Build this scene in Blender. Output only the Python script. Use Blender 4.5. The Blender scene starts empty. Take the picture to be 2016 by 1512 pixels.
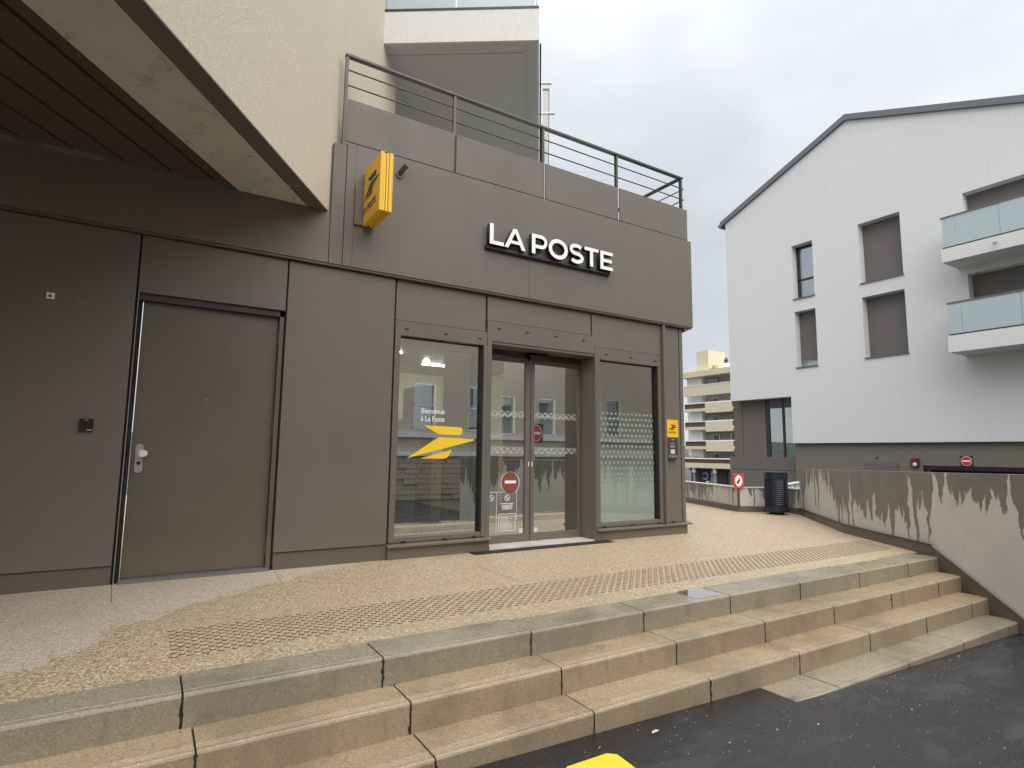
import bpy, math, random
from mathutils import Vector, Matrix
random.seed(7)
scn = bpy.context.scene
COL = scn.collection
R = math.radians

# ------------------------------------------------------------------ camera
cam = bpy.data.cameras.new('camera'); cam.sensor_width = 36.0
cam.lens = 1139.0 / 2016.0 * 36.0
cam.clip_start = 0.05; cam.clip_end = 3000
co = bpy.data.objects.new('camera', cam); COL.objects.link(co)
yaw, pit, rol = R(58.26), R(6.74), R(0.684)
F = Vector((math.cos(yaw)*math.cos(pit), math.sin(yaw)*math.cos(pit), math.sin(pit)))
R0 = Vector((math.sin(yaw), -math.cos(yaw), 0)); U0 = R0.cross(F)
RR = R0*math.cos(rol) + U0*math.sin(rol); UU = -R0*math.sin(rol) + U0*math.cos(rol)
m3 = Matrix((RR, UU, -F)).transposed()
co.matrix_world = Matrix.Translation((0, 0, 1.166)) @ m3.to_4x4()
scn.camera = co

# ------------------------------------------------------------------ world: overcast sky
SUN_EL, SUN_AZ = R(48), R(-102)          # azimuth from +X
w = bpy.data.worlds.new('World'); scn.world = w; w.use_nodes = True
nt = w.node_tree; nt.nodes.clear()
def wn(t, **k):
    n = nt.nodes.new(t)
    for a, b in k.items(): setattr(n, a, b)
    return n
out = wn('ShaderNodeOutputWorld'); mixs = wn('ShaderNodeMixShader')
b1 = wn('ShaderNodeBackground'); b2 = wn('ShaderNodeBackground')
sky = wn('ShaderNodeTexSky'); sky.sky_type = 'NISHITA'; sky.sun_disc = False
sky.sun_elevation = SUN_EL; sky.sun_rotation = math.pi/2 - SUN_AZ
nt.links.new(sky.outputs[0], b1.inputs[0]); b1.inputs[1].default_value = 0.10
tc = wn('ShaderNodeTexCoord'); mp = wn('ShaderNodeMapping'); mp.inputs['Scale'].default_value = (1, 1, 2.2)
nz = wn('ShaderNodeTexNoise'); nz.inputs['Scale'].default_value = 2.3; nz.inputs['Detail'].default_value = 5; nz.inputs['Roughness'].default_value = 0.5
nt.links.new(tc.outputs['Generated'], mp.inputs[0]); nt.links.new(mp.outputs[0], nz.inputs['Vector'])
cr = wn('ShaderNodeValToRGB')
cr.color_ramp.elements[0].position = 0.36; cr.color_ramp.elements[0].color = (0.80, 0.83, 0.88, 1)
cr.color_ramp.elements[1].position = 0.62; cr.color_ramp.elements[1].color = (1.04, 1.05, 1.07, 1)
nt.links.new(nz.outputs['Fac'], cr.inputs[0])
sx = wn('ShaderNodeSeparateXYZ'); nt.links.new(tc.outputs['Generated'], sx.inputs[0])
# overcast dome: brighter overhead than at the horizon
p0 = wn('ShaderNodeMath', operation='MAXIMUM'); p0.inputs[1].default_value = 0; nt.links.new(sx.outputs[2], p0.inputs[0])
p1 = wn('ShaderNodeMath', operation='POWER'); p1.inputs[1].default_value = 3; nt.links.new(p0.outputs[0], p1.inputs[0])
g1 = wn('ShaderNodeMath', operation='MULTIPLY_ADD'); g1.inputs[1].default_value = 0.90; g1.inputs[2].default_value = 0.345
nt.links.new(p1.outputs[0], g1.inputs[0])
nt.links.new(cr.outputs[0], b2.inputs[0]); nt.links.new(g1.outputs[0], b2.inputs[1])
mixs.inputs[0].default_value = 0.90
nt.links.new(b1.outputs[0], mixs.inputs[1]); nt.links.new(b2.outputs[0], mixs.inputs[2]); nt.links.new(mixs.outputs[0], out.inputs[0])

sun = bpy.data.lights.new('sun', 'SUN'); sun.energy = 1.5; sun.angle = R(80); sun.color = (1, 0.97, 0.92)
so = bpy.data.objects.new('sun', sun); COL.objects.link(so)
sd = Vector((math.cos(SUN_EL)*math.cos(SUN_AZ), math.cos(SUN_EL)*math.sin(SUN_AZ), math.sin(SUN_EL)))
so.rotation_euler = (-sd).to_track_quat('-Z', 'Y').to_euler()

vs = scn.view_settings
vs.view_transform = 'Standard'; vs.look = 'None'; vs.gamma = 1; vs.use_curve_mapping = False
vs.exposure = 1.14
scn.cycles.max_bounces = 8; scn.cycles.transparent_max_bounces = 12

# ------------------------------------------------------------------ materials
class NB:
    def __init__(s, name):
        s.m = bpy.data.materials.new(name); s.m.use_nodes = True; s.t = s.m.node_tree; s.t.nodes.clear()
        s.out = s.n('ShaderNodeOutputMaterial')
        s._pos = None
    def n(s, t, **k):
        nd = s.t.nodes.new(t)
        for a, b in k.items(): setattr(nd, a, b)
        return nd
    def l(s, a, b): s.t.links.new(a, b)
    def put(s, v, sock):
        if hasattr(v, 'links') or isinstance(v, bpy.types.NodeSocket): s.l(v, sock)
        else:
            if isinstance(v, tuple) and len(v) == 3 and sock.type == 'RGBA': v = v + (1,)
            sock.default_value = v
    @property
    def pos(s):
        if s._pos is None: s._pos = s.n('ShaderNodeNewGeometry').outputs['Position']
        return s._pos
    def noise(s, scale, detail=3, rough=.5, vec=None, stretch=None, dist=0):
        v = vec if vec is not None else s.pos
        if stretch:
            mp = s.n('ShaderNodeMapping'); mp.inputs['Scale'].default_value = stretch; s.l(v, mp.inputs[0]); v = mp.outputs[0]
        nd = s.n('ShaderNodeTexNoise'); nd.inputs['Scale'].default_value = scale; nd.inputs['Detail'].default_value = detail
        nd.inputs['Roughness'].default_value = rough; nd.inputs['Distortion'].default_value = dist
        s.l(v, nd.inputs['Vector']); return nd.outputs['Fac']
    def ramp(s, fac, stops, interp='LINEAR'):
        nd = s.n('ShaderNodeValToRGB'); e = nd.color_ramp.elements; nd.color_ramp.interpolation = interp
        while len(e) < len(stops): e.new(0.5)
        for i, (p, c) in enumerate(stops):
            e[i].position = p; e[i].color = (c + (1,)) if isinstance(c, tuple) else (c, c, c, 1)
        s.l(fac, nd.inputs[0]); return nd.outputs[0]
    def mix(s, f, a, b, mode='MIX'):
        nd = s.n('ShaderNodeMix', data_type='RGBA', blend_type=mode)
        s.put(f, nd.inputs[0]); s.put(a, nd.inputs[6]); s.put(b, nd.inputs[7]); return nd.outputs[2]
    def math(s, op, a, b=0.0, c=None, clamp=False):
        nd = s.n('ShaderNodeMath', operation=op, use_clamp=clamp)
        s.put(a, nd.inputs[0]); s.put(b, nd.inputs[1])
        if c is not None: s.put(c, nd.inputs[2])
        return nd.outputs[0]
    def step(s, v, lo, hi, a=0.0, b=1.0):
        nd = s.n('ShaderNodeMapRange', interpolation_type='SMOOTHSTEP')
        s.put(v, nd.inputs[0]); s.put(lo, nd.inputs[1]); s.put(hi, nd.inputs[2]); s.put(a, nd.inputs[3]); s.put(b, nd.inputs[4]); return nd.outputs[0]
    def bump(s, h, strength=.3, dist=.01, normal=None):
        nd = s.n('ShaderNodeBump'); nd.inputs['Strength'].default_value = strength; nd.inputs['Distance'].default_value = dist
        s.l(h, nd.inputs['Height'])
        if normal is not None: s.l(normal, nd.inputs['Normal'])
        return nd.outputs[0]
    def rnd(s): return s.n('ShaderNodeObjectInfo').outputs['Random']
    def sep(s, v):
        nd = s.n('ShaderNodeSeparateXYZ'); s.l(v, nd.inputs[0]); return nd.outputs
    def bsdf(s, color, rough=.6, normal=None, metallic=0, spec=.5, coat=0, emis=None, es=0, coatr=.1):
        b = s.n('ShaderNodeBsdfPrincipled')
        s.put(color, b.inputs['Base Color']); s.put(rough, b.inputs['Roughness']); s.put(metallic, b.inputs['Metallic'])
        s.put(spec, b.inputs['Specular IOR Level']); s.put(coat, b.inputs['Coat Weight']); b.inputs['Coat Roughness'].default_value = coatr
        if emis: b.inputs['Emission Color'].default_value = emis + (1,); b.inputs['Emission Strength'].default_value = es
        if normal is not None: s.l(normal, b.inputs['Normal'])
        s.b = b; return b.outputs[0]
    def done(s, sh=None):
        s.l(sh if sh is not None else s.b.outputs[0], s.out.inputs[0]); return s.m
def vmul(c, k): return tuple(x*k for x in c)

def m_plain(name, col, rough=.5, metallic=0, var=.12, bump=0, bscale=200, spec=.5, vscale=3):
    b = NB(name)
    f = b.noise(vscale, 4)
    c = b.mix(f, vmul(col, 1-var), vmul(col, 1+var))
    b.bsdf(c, b.step(b.noise(vscale*2.3, 3), .3, .7, rough*.85, min(1, rough*1.15)), b.bump(b.noise(bscale, 2), bump, .002) if bump else None, metallic, spec)
    return b.done()

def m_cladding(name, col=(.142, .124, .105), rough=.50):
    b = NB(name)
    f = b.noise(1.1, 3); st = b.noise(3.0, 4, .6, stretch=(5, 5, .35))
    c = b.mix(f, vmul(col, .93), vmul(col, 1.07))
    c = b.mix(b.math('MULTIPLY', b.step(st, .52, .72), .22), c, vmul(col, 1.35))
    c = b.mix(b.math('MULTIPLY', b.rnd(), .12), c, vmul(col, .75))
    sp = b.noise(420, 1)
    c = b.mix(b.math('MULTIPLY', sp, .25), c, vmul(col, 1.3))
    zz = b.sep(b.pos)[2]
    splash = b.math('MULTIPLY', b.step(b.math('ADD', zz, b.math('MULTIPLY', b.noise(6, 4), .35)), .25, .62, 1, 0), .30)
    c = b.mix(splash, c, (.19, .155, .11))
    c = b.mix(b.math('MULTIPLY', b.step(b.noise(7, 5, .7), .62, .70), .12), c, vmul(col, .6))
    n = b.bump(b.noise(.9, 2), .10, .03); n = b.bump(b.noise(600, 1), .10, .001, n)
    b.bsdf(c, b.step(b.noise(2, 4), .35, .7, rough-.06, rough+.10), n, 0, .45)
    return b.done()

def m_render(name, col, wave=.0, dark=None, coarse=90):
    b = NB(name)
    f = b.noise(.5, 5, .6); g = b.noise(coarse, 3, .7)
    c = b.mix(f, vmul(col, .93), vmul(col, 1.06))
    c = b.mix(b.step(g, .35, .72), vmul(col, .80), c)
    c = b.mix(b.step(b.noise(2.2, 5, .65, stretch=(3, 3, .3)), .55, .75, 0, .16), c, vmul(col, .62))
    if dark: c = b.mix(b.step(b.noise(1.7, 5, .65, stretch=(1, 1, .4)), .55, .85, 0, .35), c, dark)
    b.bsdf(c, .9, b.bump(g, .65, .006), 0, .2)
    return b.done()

M = {}
M['clad'] = m_cladding('brown_cladding')
M['clad_dark'] = m_cladding('brown_cladding_dark', (.105, .09, .075), .5)  # darker brown for plinths, trims, hinges and rivets
M['door'] = m_cladding('brown_door_paint', (.118, .099, .078), .38)
M['frame'] = m_cladding('brown_frame_paint', (.14, .122, .107), .38)
M['cream'] = m_render('cream_render', (.76, .685, .55), coarse=60)
M['greywall'] = m_render('pale_grey_render', (.775, .78, .775), coarse=40)
M['soffit_grey'] = m_render('grey_soffit_paint', (.60, .595, .58), coarse=60, dark=(.52, .51, .47))
M['white'] = m_render('white_render', (.78, .78, .77), coarse=60)
M['basewall'] = m_render('taupe_base_render', (.225, .198, .165), coarse=60, dark=(.15, .135, .115))
M['black'] = m_plain('black_gap', (.012, .011, .011), .8)
M['dark'] = m_plain('dark_metal', (.03, .028, .027), .45)
M['rail'] = m_plain('railing_metal', (.085, .08, .07), .35, .3)
M['alu'] = m_plain('brushed_aluminium', (.55, .54, .55), .32, .8, .05)
M['alu_l'] = m_plain('light_edge_trim', (.30, .29, .27), .4, .3, .05)
M['yellow'] = m_plain('sign_yellow', (.86, .48, .015), .35, var=.03)
M['yellow2'] = m_plain('sign_yellow_edge', (.90, .60, .03), .35, var=.03)
M['navy'] = m_plain('navy_print', (.035, .03, .06), .5)
M['whitep'] = m_plain('white_print', (.85, .85, .84), .4, var=.03)
M['black_p'] = m_plain('black_plastic', (.012, .014, .016), .25)
M['red'] = m_plain('sign_red', (.62, .03, .03), .4, var=.05)
M['anth'] = m_plain('anthracite_bin', (.022, .028, .040), .38, .2, .15, .2)
M['stone_opp'] = m_render('rough_stone', (.50, .43, .32), coarse=25, dark=(.14, .11, .08))
M['beige_opp'] = m_render('beige_render', (.66, .58, .45))
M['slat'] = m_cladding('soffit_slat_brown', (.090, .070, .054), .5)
M['shutter_b'] = None
M['int_floor'] = m_plain('interior_floor', (.55, .42, .25), .35)
M['int_wall'] = m_plain('interior_wall', (.70, .63, .49), .7)
M['int_dark'] = m_plain('interior_dark', (.035, .035, .035), .5)
M['int_grey'] = m_plain('interior_grey', (.10, .105, .11), .4)
M['int_white'] = m_plain('interior_white', (.62, .66, .64), .4)
M['wood'] = m_plain('interior_wood', (.45, .33, .17), .45, var=.2)
M['screen'] = m_plain('blue_screen', (.06, .07, .14), .2)
M['filler'] = m_plain('mossy_joint', (.02, .022, .014), .95, var=.5, vscale=30)
M['far_cream'] = m_render('far_cream', (.70, .63, .46), coarse=6, dark=(.5, .44, .33))
M['far_white'] = m_plain('far_white', (.80, .80, .78), .8)
M['far_grey'] = m_render('far_grey', (.40, .38, .33), coarse=6)
M['far_dark'] = m_plain('far_dark', (.05, .04, .035), .6)
M['far_glass'] = m_plain('far_glass', (.10, .11, .13), .15)
M['far_rail'] = m_plain('far_brown_rail', (.10, .06, .04), .6, var=.5, vscale=.8)
M['blue'] = m_plain('blue_sign', (.015, .025, .10), .4)
M['street'] = m_plain('street_ground', (.05, .05, .052), .6)
M['green'] = m_plain('foliage_green', (.03, .06, .02), .8, var=.4, vscale=20)

def m_lamp(name, col, s):
    b = NB(name); b.bsdf(col, .5, emis=col, es=s); return b.done()
M['lamp'] = m_lamp('lit_lamp', (1, .93, .8), 130)
M['letter'] = m_plain('letter_face_white', (.88, .89, .88), .4, var=.02)

def m_glass(name, tint=(.80, .84, .82), refl=.42, rough=.0, milk=0, milkc=(.6, .7, .68)):
    b = NB(name)
    tr = b.n('ShaderNodeBsdfTransparent'); tr.inputs[0].default_value = tint + (1,)
    gl = b.n('ShaderNodeBsdfGlossy'); gl.inputs['Roughness'].default_value = rough; gl.inputs[0].default_value = (.95, .97, 1, 1)
    fr = b.n('ShaderNodeFresnel'); fr.inputs[0].default_value = 1.5
    f = b.math('ADD', b.math('MULTIPLY', fr.outputs[0], .5 if milk else 1.5), refl, clamp=True)
    mx = b.n('ShaderNodeMixShader'); b.l(f, mx.inputs[0]); 
    base = tr.outputs[0]
    if milk:
        df = b.n('ShaderNodeBsdfDiffuse'); df.inputs[0].default_value = milkc + (1,)
        tl = b.n('ShaderNodeBsdfTranslucent'); tl.inputs[0].default_value = milkc + (1,)
        m1 = b.n('ShaderNodeMixShader'); m1.inputs[0].default_value = .12; b.l(df.outputs[0], m1.inputs[1]); b.l(tl.outputs[0], m1.inputs[2])
        m2 = b.n('ShaderNodeMixShader'); m2.inputs[0].default_value = milk; b.l(tr.outputs[0], m2.inputs[1]); b.l(m1.outputs[0], m2.inputs[2])
        base = m2.outputs[0]
    b.l(base, mx.inputs[1]); b.l(gl.outputs[0], mx.inputs[2])
    return b.done(mx.outputs[0])
M['glass'] = m_glass('window_glass')
M['balcglass'] = m_glass('frosted_balcony_glass', refl=.04, rough=.3, milk=.93, milkc=(.50, .60, .63))
M['farwin'] = m_glass('tinted_window_glass', (.45, .6, .6), .35)

def m_film():
    b = NB('dotted_window_film')
    p = b.sep(b.pos)
    u = b.math('MULTIPLY', p[0], 13.0); v = b.math('MULTIPLY', p[2], 13.0)
    row = b.math('FLOOR', v)
    uo = b.math('ADD', u, b.math('MULTIPLY', b.math('MODULO', row, 2.0), .5))
    fu = b.math('SUBTRACT', b.math('FRACT', uo), .5); fv = b.math('SUBTRACT', b.math('FRACT', v), .5)
    d = b.math('SQRT', b.math('ADD', b.math('MULTIPLY', fu, fu), b.math('MULTIPLY', fv, fv)))
    dot = b.step(d, .24, .32, 1, 0)
    band = b.math('MULTIPLY', b.step(p[2], .55, .62), b.step(p[2], 1.72, 1.8, 1, 0))
    low = b.step(p[2], .55, 1.45, .42, .02)
    a = b.math('MAXIMUM', low, b.math('MULTIPLY', b.math('MULTIPLY', dot, band), .42))
    a = b.math('MULTIPLY', a, b.step(p[2], 1.72, 1.8, 1, .35), clamp=True)
    tr = b.n('ShaderNodeBsdfTransparent')
    df = b.n('ShaderNodeBsdfDiffuse'); df.inputs[0].default_value = (.50, .60, .54, 1)
    mx = b.n('ShaderNodeMixShader'); b.l(a, mx.inputs[0]); b.l(tr.outputs[0], mx.inputs[1]); b.l(df.outputs[0], mx.inputs[2])
    return b.done(mx.outputs[0])
M['film'] = m_film()

def m_pavement():
    b = NB('pebble_resin_pavement')
    v = b.n('ShaderNodeTexVoronoi'); v.inputs['Scale'].default_value = 92; b.l(b.pos, v.inputs['Vector'])
    e = b.n('ShaderNodeTexVoronoi', feature='DISTANCE_TO_EDGE'); e.inputs['Scale'].default_value = 92; b.l(b.pos, e.inputs['Vector'])
    cs = b.sep(v.outputs['Color'])
    wet = b.ramp(cs[0], [(0, (.27, .19, .115)), (.25, (.42, .31, .19)), (.65, (.60, .47, .31)), (1, (.80, .70, .53))])
    dry = b.ramp(cs[0], [(0, (.38, .30, .22)), (.4, (.52, .425, .325)), (1, (.70, .61, .49))])
    p = b.sep(b.pos)
    # sheltered dry zone beside the service door: boundary y = f(x)
    fc = b.n('ShaderNodeFloatCurve'); cu = fc.mapping.curves[0]
    pts = [(-2.6, 2.9), (-.57, 4.02), (-.31, 4.33), (.09, 4.86), (.62, 5.32), (1.42, 5.85), (1.95, 6.06), (2.6, 6.5)]
    tox = lambda x: (x+2.6)/5.2
    toy = lambda y: (y-2.9)/3.6
    cu.points[0].location = (0, 0); cu.points[1].location = (1, 1)
    for x, y in pts[1:-1]: cu.points.new(tox(x), toy(y))
    fc.mapping.update()
    xx = b.math('DIVIDE', b.math('ADD', p[0], 2.6), 5.2, clamp=True); b.l(xx, fc.inputs['Value'])
    yb = b.math('ADD', b.math('MULTIPLY', fc.outputs[0], 3.6), 2.9)
    dd = b.math('ADD', b.math('SUBTRACT', p[1], yb), b.math('MULTIPLY', b.math('SUBTRACT', b.noise(4.2, 6, .72), .5), 1.0))
    dm = b.math('MULTIPLY', b.step(dd, -.06, .05), b.step(p[0], 1.9, 2.3, 1, 0))
    c = b.mix(dm, wet, dry)
    gap = b.step(e.outputs['Distance'], .02, .20)
    c = b.mix(b.math('MULTIPLY', b.math('SUBTRACT', 1.0, gap), .40), c, b.mix(dm, (.17, .11, .055), (.34, .27, .22)))
    big = b.noise(1.3, 4, .6)
    c = b.mix(b.step(big, .42, .75, 0, .22), c, (.38, .27, .16))
    h = b.math('ADD', gap, b.math('MULTIPLY', cs[1], .5))
    b.bsdf(c, b.mix(dm, (.42, .42, .42), (.8, .8, .8)), b.bump(h, .35, .004), 0, .4)
    return b.done()
M['pave'] = m_pavement()

def m_step(name, a, bb, wetr):
    b = NB(name)
    g = b.noise(160, 2, .7); f = b.noise(2.2, 5, .62); r = b.rnd()
    c = b.mix(f, a, bb)
    c = b.mix(b.math('MULTIPLY', r, .5), c, vmul(bb, .82))
    v = b.n('ShaderNodeTexVoronoi'); v.inputs['Scale'].default_value = 135; b.l(b.pos, v.inputs['Vector'])
    cs = b.sep(v.outputs['Color'])
    c = b.mix(b.step(cs[0], .70, .95, 0, .5), c, vmul(a, 1.4))
    c = b.mix(b.step(cs[1], .70, .95, 0, .6), c, vmul(bb, .45))
    nrm = b.n('ShaderNodeNewGeometry').outputs['Normal']; nz_ = b.sep(nrm)
    front = b.step(nz_[2], .5, .2)          # vertical riser faces: rougher, and toned a duller brown
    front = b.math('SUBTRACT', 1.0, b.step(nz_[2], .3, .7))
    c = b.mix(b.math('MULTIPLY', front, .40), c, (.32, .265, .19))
    drip = b.noise(5, 4, .6, stretch=(2.2, 1, .5))
    c = b.mix(b.math('MULTIPLY', b.step(drip, .55, .75), b.math('MULTIPLY', front, .35)), c, (.14, .115, .08))
    st = b.noise(3.1, 3)
    c = b.mix(b.step(st, .66, .74, 0, .3), c, (.15, .13, .11))
    wet = b.noise(1.1, 4, .55)
    ro = b.step(wet, .40, .62, wetr, wetr+.28)
    ro = b.mix(front, ro, (.75, .75, .75))
    edge = b.math('MULTIPLY', b.step(nz_[2], .12, .35), b.step(nz_[2], .80, .96, 1, 0))
    c = b.mix(b.math('MULTIPLY', edge, .28), c, (.52, .46, .36))
    pz = b.sep(b.pos)
    damp = b.step(b.noise(1.7, 6, .68, stretch=(1, 1, 1)), .46, .62, 0, .48)
    c = b.mix(b.math('MULTIPLY', damp, b.math('SUBTRACT', 1.0, b.math('MULTIPLY', front, .3))), c, vmul(bb, .55))
    b.bsdf(c, ro, b.bump(b.math('ADD', g, b.math('MULTIPLY', cs[0], .6)), .18, .0015), 0, .5)
    return b.done()
M['step_g'] = m_step('wet_grey_step_stone', (.37, .32, .235), (.285, .245, .175), .12)
M['step_t'] = m_step('wet_tan_step_stone', (.44, .325, .205), (.34, .26, .17), .15)

def m_asphalt():
    b = NB('wet_asphalt')
    g = b.noise(230, 2, .75); f = b.noise(1.0, 5, .6)
    c = b.mix(f, (.010, .010, .012), (.026, .026, .029))
    v = b.n('ShaderNodeTexVoronoi'); v.inputs['Scale'].default_value = 95; b.l(b.pos, v.inputs['Vector'])
    cs = b.sep(v.outputs['Color'])
    c = b.mix(b.step(cs[0], .94, 1.0, 0, .4), c, (.09, .088, .085))
    pw = b.noise(1.5, 5, .65, stretch=(1, 2.4, 1)); c = b.mix(b.step(pw, .50, .68, 0, .55), c, (.055, .056, .062))  # pale streaks: wet sheen put into the colour
    ro = b.step(pw, .38, .62, .16, .50)
    b.bsdf(c, ro, b.bump(b.math('ADD', b.math('MULTIPLY', g, .6), cs[1]), .5, .005), 0, .5)
    return b.done()
M['asphalt'] = m_asphalt()

def m_paint():
    b = NB('yellow_road_paint')
    c = b.mix(b.noise(6, 4), (.80, .60, .02), (.88, .70, .04))
    b.bsdf(c, .45, b.bump(b.noise(180, 2), .5, .004)); return b.done()
M['paint'] = m_paint()

def m_concrete():
    b = NB('weathered_soffit_concrete')
    f = b.noise(1.3, 6, .65); g = b.noise(60, 3, .6)
    c = b.mix(f, (.44, .42, .37), (.72, .695, .62))
    c = b.mix(b.step(b.noise(3.2, 6, .7, dist=.6), .52, .68, 0, .6), c, (.24, .225, .19))
    c = b.mix(b.step(b.noise(9, 3), .66, .74, 0, .6), c, (.17, .13, .10))
    c = b.mix(b.math('MULTIPLY', g, .3), c, (.5, .47, .4))
    b.bsdf(c, .8, b.bump(g, .2, .003)); return b.done()
M['concrete'] = m_concrete()

def m_stained(name, heavy=0.0, scale=1.0):
    """cast concrete; rain runs down in dark tongues from the top edge. uv = metres along, metres up"""
    b = NB(name)
    uv = b.n('ShaderNodeUVMap').outputs[0]; s0 = b.sep(uv)
    s = [b.math('ADD', s0[0], b.math('MULTIPLY', b.math('SUBTRACT', b.noise(5.5, 4, .6), .5), .16)), s0[1]]
    def n1(sc, det, off=0.0):
        nd = b.n('ShaderNodeTexNoise', noise_dimensions='1D'); nd.inputs['Scale'].default_value = 1; nd.inputs['Detail'].default_value = det
        b.l(b.math('ADD', b.math('MULTIPLY', s[0], sc*scale), off), nd.inputs['W']); return nd.outputs['Fac']
    big = b.step(n1(.55, 1, 3.3), .35, .62)
    sp = b.step(n1(6.5, 2, 8.0), .34, .66)
    fine = n1(16, 1, 1.0)
    tall = b.step(n1(2.3, 1, 21.0), .50, .62)
    def ridge(sc, off, k):
        return b.math('MAXIMUM', b.math('SUBTRACT', 1.0, b.math('MULTIPLY', b.math('ABSOLUTE', b.math('SUBTRACT', n1(sc, 0, off), .5)), k)), 0.0)
    r1 = ridge(4.2, 2.0, 6.0); r2 = ridge(6.3, 11.0, 5.0); r3 = ridge(21, 5.0, 6.0)
    big = b.step(n1(.42, 0, 3.3), .40, .60)
    h = b.math('ADD', b.math('MULTIPLY', big, .36), b.math('MULTIPLY', r1, b.math('ADD', .12, b.math('MULTIPLY', tall, .30))))
    h = b.math('ADD', h, b.math('MULTIPLY', r2, .22)); h = b.math('ADD', h, b.math('MULTIPLY', r3, .03))
    fing = b.math('MULTIPLY', b.step(n1(8.0, 0, 31.0), .56, .66), b.math('ADD', .10, b.math('MULTIPLY', b.step(n1(1.1, 1, 9.0), .45, .6), .42)))
    h = b.math('SUBTRACT', h, fing)
    h = b.math('SUBTRACT', b.math('ADD', h, .20), heavy)
    h = b.math('ADD', h, b.math('MULTIPLY', b.math('SUBTRACT', b.noise(9, 4, .6), .5), .06))
    wet = b.step(b.math('SUBTRACT', s[1], h), -.015, .02)
    f = b.noise(2.1, 6, .62); g = b.noise(120, 2)
    dry = b.mix(f, (.50, .49, .455), (.64, .63, .59))
    dry = b.mix(b.step(b.noise(5, 5, .7), .58, .75, 0, .35), dry, (.22, .20, .17))
    wt = b.mix(b.noise(3.5, 6, .7), (.125, .122, .10), (.25, .24, .205))
    wt = b.mix(b.step(b.math('SUBTRACT', s[1], h), .0, .05, .35, 0), wt, (.30, .28, .24))
    wt = b.mix(b.step(b.noise(1.6, 5, .7, stretch=(1, 1, .6)), .56, .7, 0, .6), wt, (.06, .055, .055))
    c = b.mix(wet, dry, wt)
    b.bsdf(c, b.mix(wet, (.85,)*3, (.5,)*3), b.bump(b.math('ADD', g, b.math('MULTIPLY', f, 2.0)), .2, .003)); return b.done()
M['stained'] = m_stained('rain_stained_concrete')
M['stained_low'] = m_stained('rain_stained_low_wall', .18, 1.6)
M['coping'] = m_plain('pale_coping', (.50, .49, .46), .6, var=.1, vscale=8)

def m_shutter():
    b = NB('brown_roller_shutter')
    wv = b.n('ShaderNodeTexWave', wave_type='BANDS', bands_direction='Z'); wv.inputs['Scale'].default_value = 2.9; b.l(b.pos, wv.inputs['Vector'])
    c = b.mix(b.noise(1.5, 4), (.135, .122, .117), (.155, .141, .135))
    c = b.mix(b.math('MULTIPLY', b.step(wv.outputs['Fac'], .0, .25, 1, 0), .15), c, (.05, .045, .04))
    b.bsdf(c, .6, b.bump(wv.outputs['Fac'], .15, .01)); return b.done()
M['shutter'] = m_shutter()
def m_blind():
    b = NB('white_slat_blind')
    wv = b.n('ShaderNodeTexWave', wave_type='BANDS', bands_direction='Z'); wv.inputs['Scale'].default_value = 1.6; b.l(b.pos, wv.inputs['Vector'])
    c = b.mix(wv.outputs['Fac'], (.10, .12, .14), (.62, .70, .76)); b.bsdf(c, .4); return b.done()
M['blind'] = m_blind()
def m_pattern():
    """white folk-pattern strip of triangles printed on the door glass"""
    b = NB('door_safety_strip'); p = b.sep(b.pos)
    u = b.math('MULTIPLY', p[0], 10.0)
    tri = b.math('ABSOLUTE', b.math('SUBTRACT', b.math('FRACT', u), .5))      # 0..0.5
    vv = b.math('FRACT', b.math('MULTIPLY', b.math('SUBTRACT', p[2], .02), 12.0))
    k = b.math('LESS_THAN', b.math('ABSOLUTE', b.math('SUBTRACT', b.math('MULTIPLY', tri, 2.0), vv)), .30)
    k2 = b.math('LESS_THAN', b.noise(70, 1), .52)
    a = b.math('MAXIMUM', b.math('MULTIPLY', k, .38), b.math('MULTIPLY', k2, .18))
    tr = b.n('ShaderNodeBsdfTransparent'); df = b.n('ShaderNodeBsdfDiffuse'); df.inputs[0].default_value = (.7, .7, .66, 1)
    mx = b.n('ShaderNodeMixShader'); b.l(a, mx.inputs[0]); b.l(tr.outputs[0], mx.inputs[1]); b.l(df.outputs[0], mx.inputs[2]); return b.done(mx.outputs[0])
M['pattern'] = m_pattern()
M['glassred'] = m_plain('faded_red_sticker', (.22, .07, .05), .5)
M['tact_side'] = m_plain('stud_rim_shadow', (.05, .04, .032), .6)  # stud sides coloured dark to stand for the shadow round each rim
M['tact_top'] = m_plain('stud_top_beige', (.50, .37, .24), .5, var=.3, vscale=60)

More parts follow.
